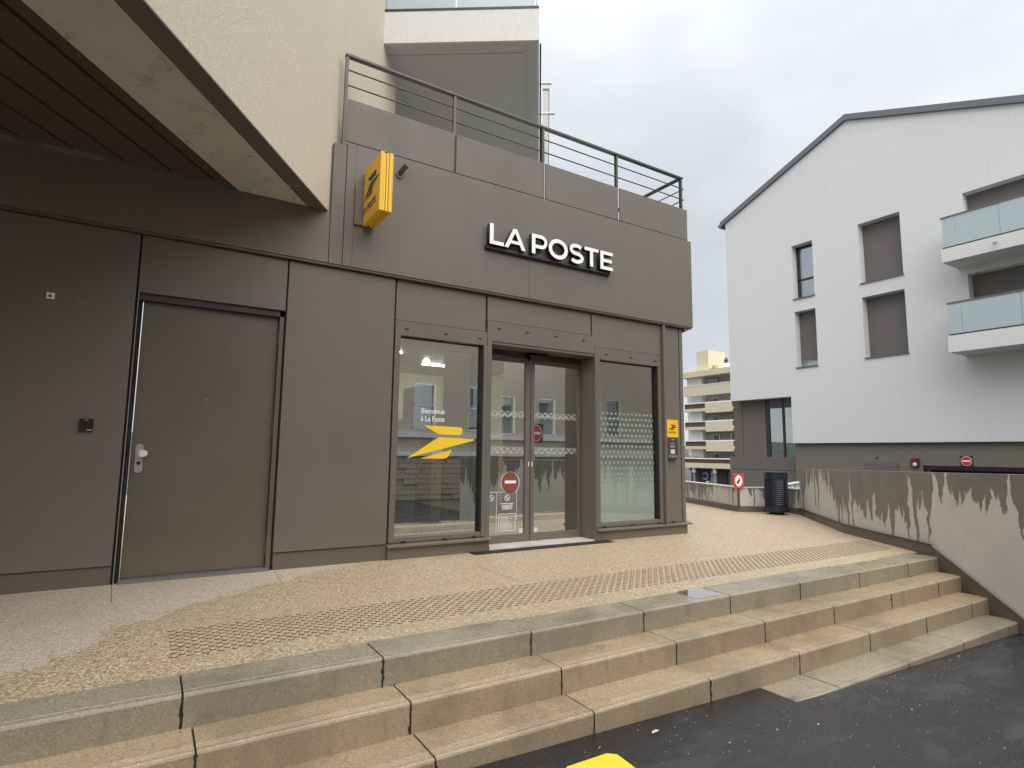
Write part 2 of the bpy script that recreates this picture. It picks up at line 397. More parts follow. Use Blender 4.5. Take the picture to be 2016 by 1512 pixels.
# ------------------------------------------------------------------ mesh helpers
class MB:
    def __init__(s): s.v = []; s.f = []; s.mi = []; s.uv = {}
    def add(s, vs_, fs, mi=0):
        o = len(s.v); s.v += [tuple(map(float, v)) for v in vs_]
        for f in fs: s.f.append(tuple(i+o for i in f)); s.mi.append(mi)
        return s
    def box(s, x0, x1, y0, y1, z0, z1, mi=0):
        return s.add([(x0,y0,z0),(x1,y0,z0),(x1,y1,z0),(x0,y1,z0),(x0,y0,z1),(x1,y0,z1),(x1,y1,z1),(x0,y1,z1)],
              [(0,3,2,1),(4,5,6,7),(0,1,5,4),(1,2,6,5),(2,3,7,6),(3,0,4,7)], mi)
    def obox(s, o, a, b, c, mi=0):
        """box from corner o along vectors a, b, c"""
        o, a, b, c = map(Vector, (o, a, b, c))
        return s.add([o, o+a, o+a+b, o+b, o+c, o+a+c, o+a+b+c, o+b+c],
              [(0,3,2,1),(4,5,6,7),(0,1,5,4),(1,2,6,5),(2,3,7,6),(3,0,4,7)], mi)
    def quad(s, a, b, c, d, mi=0): return s.add([a, b, c, d], [(0,1,2,3)], mi)
    def prism(s, poly, d, mi=0):
        """extrude planar 3-D polygon by vector d"""
        n = len(poly); d = Vector(d); p = [Vector(q) for q in poly]
        return s.add(p + [q+d for q in p], [tuple(range(n))[::-1], tuple(range(n, 2*n))] + [(i, (i+1) % n, n+(i+1) % n, n+i) for i in range(n)], mi)
    def tube(s, a, b, r, n=10, r2=None, mi=0, cap=True):
        a, b = Vector(a), Vector(b); d = (b-a).normalized(); r2 = r if r2 is None else r2
        x = d.orthogonal().normalized(); y = d.cross(x)
        vs_ = []
        for p, rr in ((a, r), (b, r2)):
            for i in range(n):
                t = 2*math.pi*i/n; vs_.append(p + x*(rr*math.cos(t)) + y*(rr*math.sin(t)))
        fs = [(i, (i+1) % n, n+(i+1) % n, n+i) for i in range(n)]
        if cap: fs += [tuple(range(n))[::-1], tuple(range(n, 2*n))]
        return s.add(vs_, fs, mi)
    def lathe(s, c, prof, n=24, mi=0):
        c = Vector(c); vs_ = []
        for r, z in prof:
            for i in range(n):
                t = 2*math.pi*i/n; vs_.append(c + Vector((r*math.cos(t), r*math.sin(t), z)))
        fs = []
        for k in range(len(prof)-1):
            for i in range(n): fs.append((k*n+i, k*n+(i+1) % n, (k+1)*n+(i+1) % n, (k+1)*n+i))
        fs += [tuple(range(n))[::-1], tuple(range((len(prof)-1)*n, len(prof)*n))]
        return s.add(vs_, fs, mi)
    def disc(s, c, ax, ay, r, n=28, ry=None, mi=0):
        c, ax, ay = Vector(c), Vector(ax), Vector(ay); ry = ry or r
        return s.add([c + ax*(r*math.cos(2*math.pi*i/n)) + ay*(ry*math.sin(2*math.pi*i/n)) for i in range(n)], [tuple(range(n))], mi)
def build(name, mb, mats, parent=None, bevel=0, smooth=False, **props):
    me = bpy.data.meshes.new(name); me.from_pydata(mb.v, [], mb.f)
    if not isinstance(mats, (list, tuple)): mats = [mats]
    for m in mats: me.materials.append(m)
    for p, i in zip(me.polygons, mb.mi): p.material_index = i
    if smooth:
        for p in me.polygons: p.use_smooth = True
    me.update()
    o = bpy.data.objects.new(name, me); COL.objects.link(o)
    if parent: o.parent = parent
    if bevel:
        b = o.modifiers.new('bevel', 'BEVEL'); b.width = bevel; b.segments = 1; b.limit_method = 'ANGLE'
    for k, v in props.items(): o[k] = v
    return o
def thing(name, label, cat, group=None):
    o = bpy.data.objects.new(name, None); COL.objects.link(o); o['label'] = label; o['category'] = cat
    if group: o['group'] = group
    return o
def solo(name, mb, mats, label, cat, group=None, **k):
    o = build(name, mb, mats, None, **k); o['label'] = label; o['category'] = cat
    if group: o['group'] = group
    return o
def bxo(name, m, parent, *dims, bevel=0, **p): return build(name, MB().box(*dims), m, parent, bevel, **p)
def curve_mesh(splines, ext):
    cu = bpy.data.curves.new('tmp', 'CURVE'); cu.dimensions = '2D'; cu.fill_mode = 'BOTH'; cu.extrude = ext
    for pts in splines:
        sp = cu.splines.new('POLY'); sp.points.add(len(pts)-1); sp.use_cyclic_u = True
        for i, (x, y) in enumerate(pts): sp.points[i].co = (x, y, 0, 1)
    o = bpy.data.objects.new('tmp', cu); COL.objects.link(o)
    dg = bpy.context.evaluated_depsgraph_get(); dg.update()
    me = bpy.data.meshes.new_from_object(o.evaluated_get(dg)); bpy.data.objects.remove(o); return me
def text_mesh(txt, size, ext=.001, off=0.0, spacing=1.0, line=1.0, align='LEFT'):
    cu = bpy.data.curves.new('tmp', 'FONT'); cu.body = txt; cu.size = size; cu.extrude = ext; cu.offset = off
    cu.space_character = spacing; cu.space_line = line; cu.align_x = align; cu.resolution_u = 4
    o = bpy.data.objects.new('tmp', cu); COL.objects.link(o)
    dg = bpy.context.evaluated_depsgraph_get(); dg.update()
    me = bpy.data.meshes.new_from_object(o.evaluated_get(dg)); bpy.data.objects.remove(o); return me
def place_mesh(name, me, org, ax, ay, mat, parent, mats=None, sx=1.0):
    """map mesh x->ax, y->ay, z->ax x ay from org"""
    org, ax, ay = Vector(org), Vector(ax), Vector(ay); az = ax.cross(ay)
    for v in me.vertices: v.co = org + ax*(v.co.x*sx) + ay*v.co.y + az*v.co.z
    me.materials.clear()
    for m in (mats or [mat]): me.materials.append(m)
    if mats:
        me.update()
        for p in me.polygons: p.material_index = 0 if p.normal.dot(az) > .9 else 1
    else:
        for p in me.polygons: p.material_index = 0
    o = bpy.data.objects.new(name, me); COL.objects.link(o)
    if parent: o.parent = parent
    return o
XA, YA, ZA = (1, 0, 0), (0, 1, 0), (0, 0, 1)

# ------------------------------------------------------------------ ground
def asph_z(x): return -.40 - .027*(x-1.0)
g = MB(); g.quad((-300, -300, -3.05), (400, -300, -3.05), (400, 400, -3.05), (-300, 400, -3.05))
build('ground', g, M['street'], kind='structure')
g = MB(); hp = []
rh = random.Random(11)
for i in range(60):
    a = R(-60 + i*4.2); r_ = 330 + 30*math.sin(i*.7); hp.append((r_*math.cos(a), r_*math.sin(a), 3 + 7*abs(math.sin(i*.37)) + rh.uniform(0, 2.5)))
for p_, q_ in zip(hp, hp[1:]): g.quad((p_[0], p_[1], -3.1), (q_[0], q_[1], -3.1), (q_[0]*1.25, q_[1]*1.25, q_[2]), (p_[0]*1.25, p_[1]*1.25, p_[2]))
build('hills', g, m_plain('distant_woods', (.06, .075, .06), .9, var=.4, vscale=.05), kind='structure')
# landing: pebble-resin pavement (top at z 0)
LW = [(14.7, 17.5), (11.32, 10.03), (10.46, 7.9), (10.9, 7.63), (11.27, 7.36), (11.14, 6.97), (9.15, 5.0), (8.3, 3.79), (8.13, 3.58)]
g = MB(); poly = [(-9, 3.612)] + LW[::-1] + [(-9, 17.5)]
g.prism([(x, y, -.3) for x, y in poly], (0, 0, .3)); build('pavement', g, M['pave'], kind='structure')
g = MB()
for a, b in [((-.2, 6.12), (-.17, 5.45)), ((1.10, 6.12), (1.065, 5.48)), ((2.935, 5.38), (2.94, 4.47)), ((2.95, 3.86), (2.96, 3.62)), ((7.5, 6.6), (6.91, 5.36)), ((6.15, 6.0), (5.5, 5.72)), ((5.5, 5.72), (4.6, 5.74))]:
    a, b = Vector(a+(0.0015,)), Vector(b+(0.0015,)); d = (b-a).normalized(); n = Vector((-d.y, d.x, 0))*.0022
    g.add([a-n, b-n, b+n, a+n], [(0,1,2,3)])
build('pavement_joint', g, m_plain('joint_brown', (.13, .10, .07), .8), kind='stuff')
# asphalt
g = MB(); xs = [-12, -6, 0, 3, 6, 7.0, 7.95]
ysf = {7.95: -8, 7.0: -8}
for i in range(len(xs)-1):
    a, b = xs[i], xs[i+1]
    g.quad((a, -8, asph_z(a)), (b, -8, asph_z(b)), (b, 3.2, asph_z(b)), (a, 3.2, asph_z(a)))
build('asphalt_road', g, M['asphalt'], kind='structure')
def on_asph(x, y, e=.004): return (x, y, asph_z(x)+e)
g = MB(); yp = [(1.94, 2.60), (2.225, 2.572), (2.29, 2.548), (2.27, 2.2), (1.86, 2.25)]
# yellow bay marking
yy = [(1.78, 1.50), (1.88, 2.50), (1.92, 2.525), (2.19, 2.535), (2.235, 2.50), (2.16, 1.45)]
g.add([on_asph(x, y) for x, y in yy], [tuple(range(len(yy)))[::-1]])
build('road_marking', g, M['paint'], kind='structure')
# loose grit on the asphalt (uncountable)
g = MB()
for i in range(380):
    x = random.uniform(1.3, 7.6); y = random.uniform(1.2, 2.75) if random.random() < .75 else random.uniform(2.25, 2.5)
    if y > 2.42 and x > 3.2: y = 2.42 - random.random()**2*.6
    r = random.uniform(.002, .006) * (1.8 if random.random() < .06 else 1); z = asph_z(x)
    a = random.random()*3
    g.add([(x+r*math.cos(a+k*2.1), y+r*math.sin(a+k*2.1)*.8, z) for k in range(3)] + [(x, y, z+r)], [(0,1,3), (1,2,3), (2,0,3)])
build('grit', g, m_plain('pale_grit', (.42, .38, .32), .8, var=.4, vscale=40), kind='stuff')

# ------------------------------------------------------------------ staircase
st = thing('stone_staircase', 'broad flight of low wet tan stone steps from asphalt up to the landing', 'staircase')
rows = [(0.0, 3.30, .312, 7.99, 'step_g'), (-.157, 3.03, .30, 7.88, 'step_t'), (-.317, 2.745, .315, 7.74, 'step_t'), (-.474, 2.462, .315, 7.62, 'step_g')]
def block(x0, x1, yn, dep, zt, m, hgt=.24):
    # profile (y, z) with eased nosing and two anti-slip grooves
    e = .011
    pr = [(yn, zt-hgt), (yn, zt-e-.004), (yn+.004, zt-.005), (yn+e+.002, zt)]
    for k in (.040, .056, .072) if yn < 3.2 else (.050,):
        pr += [(yn+k, zt), (yn+k+.002, zt-.004), (yn+k+.005, zt-.004), (yn+k+.007, zt)]
    pr += [(yn+dep, zt), (yn+dep, zt-hgt)]
    b = MB(); c = .004
    n = len(pr)
    rings = [(x0, .0), (x0, 0), ]
    v = [(x0, y, z) for y, z in pr] + [(x1, y, z) for y, z in pr]
    f = [(i, i+1, n+i+1, n+i) for i in range(n-1)] + [(n-1, 0, n, 2*n-1)]
    f = [q[::-1] for q in f]
    f += [tuple(range(n)), tuple(range(n, 2*n))[::-1]]
    b.add(v, f)
    o = build('step_block', b, m, st)
    bv = o.modifiers.new('bevel', 'BEVEL'); bv.width = .0045; bv.segments = 2; bv.limit_method = 'ANGLE'; bv.angle_limit = R(60)
    return o
for k, (zt, yn, dep, xe, mn) in enumerate(rows):
    js = [.209 + 1.0035*i + random.uniform(-.012, .012) + (.03 if k else 0) + (.02*k) for i in range(-6, 8)]
    if k == 3: js = [3.305] + [j for j in js if j > 3.6]
    js = [j for j in js if j < xe-.15] + [xe]
    for a, b in zip(js, js[1:]):
        block(a+.0045, b-.0045, yn + random.uniform(-.003, .003), dep, zt + random.uniform(-.002, .002), M[mn])
# dark moss creeping out of the riser joints
f = MB(); jall = []
for o in list(st.children):
    if o.name.startswith('step_block'):
        vv = [v.co for v in o.data.vertices]; jall.append((max(q.x for q in vv)+.0045, min(q.y for q in vv), max(q.z for q in vv)))
for x, y, z in jall:
    if x > 7.5: continue
    n = 9; L_, R_ = [], []; dens = random.uniform(.2, 1.2)
    for i in range(n+1):
        zz = z-.012-(.145*i/n); L_.append((x-.004-random.random()**3*.014*dens, y-.0012, zz)); R_.append((x+.004+random.random()**3*.014*dens, y-.0012, zz))
    b = len(f.v); f.v += L_+R_
    for i in range(n): f.f.append((b+i, b+i+1, b+n+1+i+1, b+n+1+i)); f.mi.append(0)
build('riser_moss', f, M['filler'], st, kind='stuff')
f = MB()
for k, (zt, yn, dep, xe, mn) in enumerate(rows):
    f.box(-6 if k < 3 else 3.32, xe, yn+.012, yn+dep-.01, zt-.30, zt-.012)
build('joint_moss', f, M['filler'], st, kind='stuff')
# tufts at riser feet
g = MB()
for (x, y, z) in [(2.98, 2.735, -.47), (3.7, 2.735, -.47), (5.9, 2.735, -.47), (6.35, 3.295, -.157), (7.3, 3.295, -.157), (6.2, 3.295, -.157), (4.3, 3.02, -.317), (5.35, 2.735, -.474), (1.25, 3.29, -.157)]:
    for i in range(16):
        a = random.uniform(math.pi, 2*math.pi); l = random.uniform(.008, .03); xx = x + random.uniform(-.05, .05)
        g.add([(xx-.0015, y, z), (xx+.0015, y, z), (xx+math.cos(a)*l*.5, y+math.sin(a)*l*.4, z+l*.7)], [(0,1,2)])
build('moss_tuft', g, m_plain('dry_moss', (.09, .075, .03), .9, var=.5, vscale=60), st, kind='stuff')

# standing rain water on the top course, and scraps on the asphalt
def m_water():
    b = NB('standing_water'); tr = b.n('ShaderNodeBsdfTransparent'); gl = b.n('ShaderNodeBsdfGlossy'); gl.inputs['Roughness'].default_value = .04
    fr = b.n('ShaderNodeFresnel'); fr.inputs[0].default_value = 1.33
    mx = b.n('ShaderNodeMixShader'); b.l(b.math('MULTIPLY', fr.outputs[0], 3.0, clamp=True), mx.inputs[0]); b.l(tr.outputs[0], mx.inputs[1]); b.l(gl.outputs[0], mx.inputs[2]); return b.done(mx.outputs[0])
M['water'] = m_water()
g = MB(); rnd = random.Random(4)
for (x0, x1, y0, y1) in ((3.84, 4.185, 3.325, 3.595),):
    n = 26; pts_ = []
    for i in range(n):
        a = 2*math.pi*i/n; k = 1 + rnd.uniform(-.12, .06); c_, s_ = math.cos(a), math.sin(a)
        pts_.append(((x0+x1)/2 + (x1-x0)/2*k*math.copysign(abs(c_)**.5, c_), (y0+y1)/2 + (y1-y0)/2*min(1, k)*math.copysign(abs(s_)**.5, s_), .0035))
    g.add(pts_, [tuple(range(n))])
build('puddle', g, M['water'], kind='stuff')
g = MB()
for x, y, r in ((2.62, 2.60, .035), (2.9, 2.30, .012), (3.6, 2.20, .014), (2.2, 2.60, .012)):
    z = asph_z(x)+.003; g.add([(x-r, y-r*.3, z), (x+r*.2, y-r*.4, z+.004), (x+r, y+r*.1, z), (x+r*.3, y+r*.45, z+.002), (x-r*.5, y+r*.3, z)], [(0,1,2,3,4)])
build('litter_scraps', g, m_plain('torn_paper', (.55, .53, .48), .7), kind='stuff')

# ------------------------------------------------------------------ tactile studs
tp = bpy.data.objects.new('tactile_paving', None); COL.objects.link(tp)
tp['label'] = 'long strip of raised warning studs set in the pavement above the steps'; tp['category'] = 'tactile paving'
dm = MB(); n = 10
prof = [(.0185, 0), (.0150, .0045), (.0115, .0062), (.0055, .0068)]
vs_ = [(r*math.cos(2*math.pi*i/n), r*math.sin(2*math.pi*i/n), z) for r, z in prof for i in range(n)]
dm.add(vs_, [(k*n+i, k*n+(i+1) % n, (k+1)*n+(i+1) % n, (k+1)*n+i) for k in (0,) for i in range(n)], 0)
o2 = [(k*n+i, k*n+(i+1) % n, (k+1)*n+(i+1) % n, (k+1)*n+i) for k in (1, 2) for i in range(n)] + [tuple(range(3*n, 4*n))]
dm.add(vs_, o2, 1)
pts = []
i = 0; x = .197
while x < 8.6:
    for j in range(8):
        y = 3.89 + .0785*j - (.0 if i % 2 == 0 else -.039)
        if j == 7 and i % 2: continue
        if y > 3.79 + (x-8.15)*1.0 if x < 8.15 else y > 3.79 + (x-8.15)*1.35 + .1: pts.append((x, y))
    x += .0392; i += 1
pts.sort(key=lambda p: p[0]**2 + p[1]**2)
first = build('stud', dm, [M['tact_side'], M['tact_top']], tp, smooth=False); me = first.data
first.location = (pts[0][0], pts[0][1], .0003)
for p in pts[1:300]:
    o = bpy.data.objects.new('stud', me); COL.objects.link(o); o.parent = tp; o.location = (p[0], p[1], .0003)
    o.rotation_euler.z = random.random()*6
rest = MB()
for p in pts[300:]:
    rest.add([(v[0]+p[0], v[1]+p[1], v[2]+.0003) for v in vs_], [], 0); b0 = len(rest.v)-len(vs_)
    for fc in dm.f[:n]: rest.f.append(tuple(q+b0 for q in fc)); rest.mi.append(0)
    for fc in o2: rest.f.append(tuple(q+b0 for q in fc)); rest.mi.append(1)
build('distant_studs', rest, [M['tact_side'], M['tact_top']], tp, kind='stuff')

# ------------------------------------------------------------------ post office ground floor
po = thing('post_office', 'brown metal clad post office with glazed entrance, fascia band and service door', 'building')
YF = 6.13
def panel(x0, x1, z0, z1, y0=YF, t=.03, m='clad', name='cladding_panel'): return bxo(name, M[m], po, x0, x1, y0, y0+t, z0, z1, bevel=.003)
# backing behind the joints
bk = MB()
bk.box(-9, -.19, YF+.032, 6.5, -.1, 2.56); bk.box(-9, 1.07, YF+.032, 6.5, 2.561, 4.5); bk.box(1.0705, 2.24, YF+.032, 6.5, -.1, 4.5)
bk.box(2.2405, 6.9, YF+.06, 6.5, 2.56, 4.5)
build('wall_backing', bk, M['black'], po)
for x0, x1 in ((-6.1, -4.62), (-4.6, -3.12), (-3.1, -1.62), (-1.6, -.215)): panel(x0, x1, .16, 3.105)
panel(-.200, 1.066, 2.572, 3.105); panel(1.081, 2.224, .168, 3.105)
panel(2.245, 3.405, 2.64, 3.105, YF+.012); panel(3.43, 5.075, 2.79, 3.105, YF+.012); panel(5.098, 6.43, 2.64, 3.105, YF+.012)
panel(6.50, 6.815, .17, 3.105, YF+.012); panel(6.83, 6.90, .17, 3.105, YF+.008)
# header bands above openings
panel(2.245, 3.43, 2.468, 2.637, YF+.008, .05, 'frame', 'window_header'); panel(3.433, 5.14, 2.535, 2.787, YF+.008, .05, 'frame', 'door_header'); panel(5.143, 6.43, 2.468, 2.637, YF+.008, .05, 'frame', 'window_header')
# plinths and sills
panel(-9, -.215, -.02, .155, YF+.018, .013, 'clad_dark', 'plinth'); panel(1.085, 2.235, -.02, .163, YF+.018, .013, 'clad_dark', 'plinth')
panel(2.238, 3.50, -.02, .135, YF-.005, .08, 'clad', 'plinth'); panel(5.16, 6.91, -.02, .135, YF-.005, .08, 'clad', 'plinth')
for x0, x1 in ((2.225, 3.51), (5.155, 6.975)):
    s = MB(); s.prism([(x0, YF-.05, .128), (x0, YF-.05, .150), (x0, YF+.06, .172), (x0, YF+.06, .128)], (x1-x0, 0, 0))
    build('sill', s, M['frame'], po, .002)
# mullions / posts
for x0, x1, z0, z1, y0 in ((2.245, 2.312, .172, 2.468, YF+.004), (3.388, 3.435, .172, 2.468, YF+.004), (5.165, 5.232, .172, 2.468, YF+.004), (6.362, 6.43, .172, 2.468, YF+.004), (6.433, 6.475, .172, 3.105, YF-.045)):
    bxo('frame_post', M['frame'], po, x0, x1, y0, y0+.12, z0, z1, bevel=.003)
# vent slots
sl = MB()
for x, z in [(2.38, 2.545), (2.87, 2.545), (3.33, 2.545), (3.60, 2.70), (4.02, 2.70), (4.48, 2.70), (4.94, 2.70), (5.35, 2.545), (5.82, 2.545), (6.30, 2.545)]:
    sl.box(x-.025, x+.025, YF+.0055, YF+.02, z-.009, z+.009)
for x in (2.42, 2.92, 3.30, 5.30, 5.80, 6.32, 6.62): sl.box(x-.025, x+.025, YF+.0, YF+.01, .1745, .186)
build('vent_slot', sl, M['black'], po, kind='stuff')
# bottom rails of the windows
for x0, x1 in ((2.312, 3.388), (5.232, 6.362)):
    bxo('window_rail', M['frame'], po, x0, x1, YF+.012, YF+.12, .172, .228, bevel=.003)
    bxo('reveal_shadow', M['black'], po, x0, x1, YF+.06, YF+.11, 2.452, 2.468)
# black side reveals seen edge-on beside each pane
for x in (3.372, 6.345): bxo('reveal_edge', M['black'], po, x, x+.016, YF+.02, YF+.13, .228, 2.452)
# panes
for i, (x0, x1) in enumerate(((2.312, 3.372), (5.232, 6.345))):
    p = bxo('shop_window', M['glass'], po, x0, x1, YF+.075, YF+.081, .228, 2.452)
    if i == 0:
        yb = YF+.073
        bird = [[(2.649, 1.465), (3.118, 1.454), (3.140, 1.447), (3.152, 1.428), (3.143, 1.395), (3.132, 1.372), (3.12, 1.363), (2.842, 1.366)], [(2.843, 1.331), (3.300, 1.320), (3.312, 1.312), (3.300, 1.300), (2.46, 1.088)], [(3.016, 1.188), (2.985, 1.135), (2.966, 1.108), (2.945, 1.092), (2.915, 1.084), (2.621, 1.085)]]
        b = MB()
        for L in bird: b.prism([(x, yb, z) for x, z in L], (0, .002, 0))
        build('bird_emblem', b, M['yellow2'], p)
        me_ = text_mesh('Bienvenue\nà La Poste', .088, .0008, .0006, 1.02, 1.02)
        place_mesh('welcome_lettering', me_, (2.612, yb, 1.602), XA, ZA, M['whitep'], p, sx=.80)
    else:
        fm = MB(); fm.quad((x0+.01, YF+.0735, .23), (x1-.04, YF+.0735, .23), (x1-.04, YF+.0735, 2.44), (x0+.01, YF+.0735, 2.44)); build('dotted_film', fm, M['film'], p)
# entrance recess
YD = 6.46
e = MB(); e.box(3.435, 3.50, YF+.004, YD+.03, .0, 2.535); build('recess_side', e, M['frame'], po, .003)
e = MB(); e.box(5.145, 5.163, YF+.004, YD+.03, .0, 2.535); build('recess_side', e, M['frame'], po, .003)
e = MB(); e.box(3.50, 5.145, YF+.02, YD+.03, 2.50, 2.535); build('recess_top', e, M['frame'], po, .003)
e = MB(); e.box(3.50, 5.145, YD-.02, YD+.05, 2.425, 2.50); build('door_track', e, M['dark'], po, .003)
e = MB(); e.prism([(4.22, YD-.10, 2.40), (4.22, YD-.02, 2.40), (4.22, YD-.02, 2.50), (4.22, YD-.10, 2.47)], (.30, 0, 0)); build('door_sensor', e, M['black_p'], po, .004)
e = MB(); e.box(3.505, 5.14, YF+.02, YD+.05, -.02, .018); build('threshold_slab', e, m_plain('pale_threshold', (.55, .52, .48), .4, var=.3, vscale=4), po, .002)
dd = MB(); dd.prism([(3.22, 5.955, .0), (3.22, 5.955, .004), (3.22, 6.10, .012), (3.22, 6.10, .0)], (2.10, 0, 0))
solo('drain_strip', dd, M['black'], 'narrow black threshold strip lying in front of the entrance doors', 'door mat')
for xi, (x0, x1, s0, s1) in enumerate(((3.505, 4.288, .045, .075), (4.302, 5.14, .058, .05))):
    lf = bpy.data.objects.new('entrance_door', None); COL.objects.link(lf); lf.parent = po
    y0, y1 = YD, YD+.045
    bxo('door_stile', M['frame'], lf, x0, x0+s0, y0, y1, .02, 2.42, bevel=.002); bxo('door_stile', M['frame'], lf, x1-s1, x1, y0, y1, .02, 2.42, bevel=.002)
    bxo('door_rail', M['frame'], lf, x0+s0, x1-s1, y0, y1, .02, .118, bevel=.002); bxo('door_rail', M['frame'], lf, x0+s0, x1-s1, y0, y1, 2.36, 2.42, bevel=.002)
    bxo('door_glass', M['glass'], lf, x0+s0, x1-s1, y0+.02, y0+.026, .118, 2.36)
    yg = y0+.018; a0, a1 = x0+s0+.01, x1-s1-.01
    t = MB()
    for zc in (1.665, 1.195): t.quad((a0, yg, zc-.042), (a1, yg, zc-.042), (a1, yg, zc+.042), (a0, yg, zc+.042))
    build('safety_strip', t, M['pattern'], lf)
    lk = MB(); xl = (x1-.018) if xi == 0 else (x0+.02); lk.box(xl-.006, xl+.006, y0-.004, y0, .985, 1.045); build('lock', lk, M['whitep'], lf)
    if xi == 0:
        def ring(mb, cx, cz, r, w=.010, yy=yg, nn=28):
            v = [(cx+q*math.cos(2*math.pi*i/nn), yy, cz+q*math.sin(2*math.pi*i/nn)) for q in (r, r-w) for i in range(nn)]
            mb.add(v, [(i, (i+1) % nn, nn+(i+1) % nn, nn+i) for i in range(nn)])
        def rect(mb, x0, x1, z0, z1, yy=yg): mb.quad((x0, yy, z0), (x1, yy, z0), (x1, yy, z1), (x0, yy, z1))
        d = MB(); d.disc((3.998, yg, .775), XA, ZA, .132, ry=.140); build('no_entry_disc', d, M['glassred'], lf)
        d = MB(); ring(d, 3.998, .775, .142, .008); rect(d, 3.915, 4.085, .765, .803, yg-.001)
        # prohibition pictograms, frames and small-print lines
        for cx, cz in ((3.63, .585), (3.715, .587), (3.955, .585), (3.63, .22)):
            ring(d, cx, cz, .040, .009); d.add([(cx-.03, yg, cz+.022), (cx-.022, yg, cz+.03), (cx+.03, yg, cz-.022), (cx+.022, yg, cz-.03)], [(0,1,2,3)])
        tri = [(3.585, .37), (3.675, .37), (3.63, .455)]
        for (ax_, az_), (bx_, bz_) in zip(tri, tri[1:]+tri[:1]):
            L = math.hypot(bx_-ax_, bz_-az_); nx, nz_ = -(bz_-az_)/L*.004, (bx_-ax_)/L*.004
            d.add([(ax_-nx, yg, az_-nz_), (bx_-nx, yg, bz_-nz_), (bx_+nx, yg, bz_+nz_), (ax_+nx, yg, az_+nz_)], [(0,1,2,3)])
        rect(d, 3.60, 4.10, .655, .660); rect(d, 3.795, 3.80, .14, .655); rect(d, 4.095, 4.10, .30, .655)
        for z in (.505, .495): rect(d, 3.56, 3.68, z, z+.005)
        for z in (.47, .45): rect(d, 3.56, 3.69, z, z+.004)
        for z in (.34, .325, .31, .295): rect(d, 3.56, 3.70 - .02*((z*1000) % 3), z, z+.005)
        for z in (.165, .15): rect(d, 3.56, 3.68, z, z+.004)
        rect(d, 3.86, 4.05, .505, .514)
        for r_ in range(5):
            for q in range(16):
                if random.random() < .6: rect(d, 3.872+q*.0102, 3.881+q*.0102, .435+r_*.012, .445+r_*.012)
        rect(d, 3.835, 4.075, .375, .382); rect(d, 3.835, 4.075, .165, .172); rect(d, 3.828, 3.835, .172, .375); rect(d, 4.075, 4.082, .172, .375)
        for r_ in range(12): rect(d, 3.85, 3.99+random.uniform(-.02, .06), .190+r_*.014, .194+r_*.014)
        build('door_notices', d, M['whitep'], lf)
    d = MB(); xs_ = (x1-s1-.075) if xi == 0 else (x0+s0+.01); d.quad((xs_, yg, .128), (xs_+.065, yg, .128), (xs_+.065, yg, .185), (xs_, yg, .185)); build('sticker', d, M['int_white'], lf)
# fascia
FX0, FX1 = 1.455, 7.08
fs = MB(); fs.box(1.60, FX1, YF-.055, YF+.03, 3.135, 4.535); build('fascia_panel', fs, M['clad'], po, .004)
fs = MB(); fs.box(1.455, 1.595, YF-.055, YF+.03, 3.135, 4.49); build('fascia_panel', fs, M['clad'], po, .004)
fs = MB(); fs.box(-9, 1.450, YF-.055, YF+.03, 3.135, 3.70); build('fascia_panel', fs, M['clad'], po, .004)
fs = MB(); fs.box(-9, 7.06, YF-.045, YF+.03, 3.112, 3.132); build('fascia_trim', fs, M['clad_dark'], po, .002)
fs = MB(); fs.prism([(6.91, YF-.03, 3.05), (7.08, YF-.03, 3.135), (6.91, YF-.03, 3.135)], (0, 8, 0)); build('fascia_return', fs, M['clad'], po)
fs = MB(); fs.box(7.0, 7.08, YF+.03, 14, 3.135, 4.535); build('fascia_panel', fs, M['clad'], po)
fs = MB(); fs.box(6.84, 6.90, YF+.045, 14, -.02, 3.10); build('side_wall', fs, M['clad'], po)
# hairline seams + rivets on fascia
rv = MB()
for (x, z) in [(1.5, 3.62), (1.52, 3.45), (2.9, 3.75), (3.0, 4.35), (3.97, 3.5), (4.0, 3.35), (4.75, 3.30), (5.2, 4.25), (6.1, 3.3), (6.3, 4.2), (3.15, 3.6), (1.7, 3.6), (2.45, 3.4), (6.6, 4.1)]:
    rv.tube((x, YF-.055, z), (x, YF-.058, z), .007, 8)
for x in (1.62, 1.68): 
    for z in (.3, .9, 1.5, 2.1, 2.7): rv.tube((x, YF, z), (x, YF-.003, z), .006, 8)
for z in (.45, .95, 1.45, 1.95, 2.35): rv.tube((-.235, YF, z), (-.235, YF-.003, z), .005, 8)
build('rivet', rv, M['clad_dark'], po, kind='stuff')
sm = MB()
for x, z0, z1 in ((4.0, 3.14, 3.62), (1.70, 3.14, 4.53)): sm.box(x-.0015, x+.0015, YF-.0565, YF-.05, z0, z1)
build('seam', sm, M['dark'], po, kind='stuff')
# terrace slab and ceiling, room shell
t = MB(); t.box(1.5, 7.0, YF+.03, 14, 4.42, 4.50); build('terrace_floor', t, M['soffit_grey'], po)
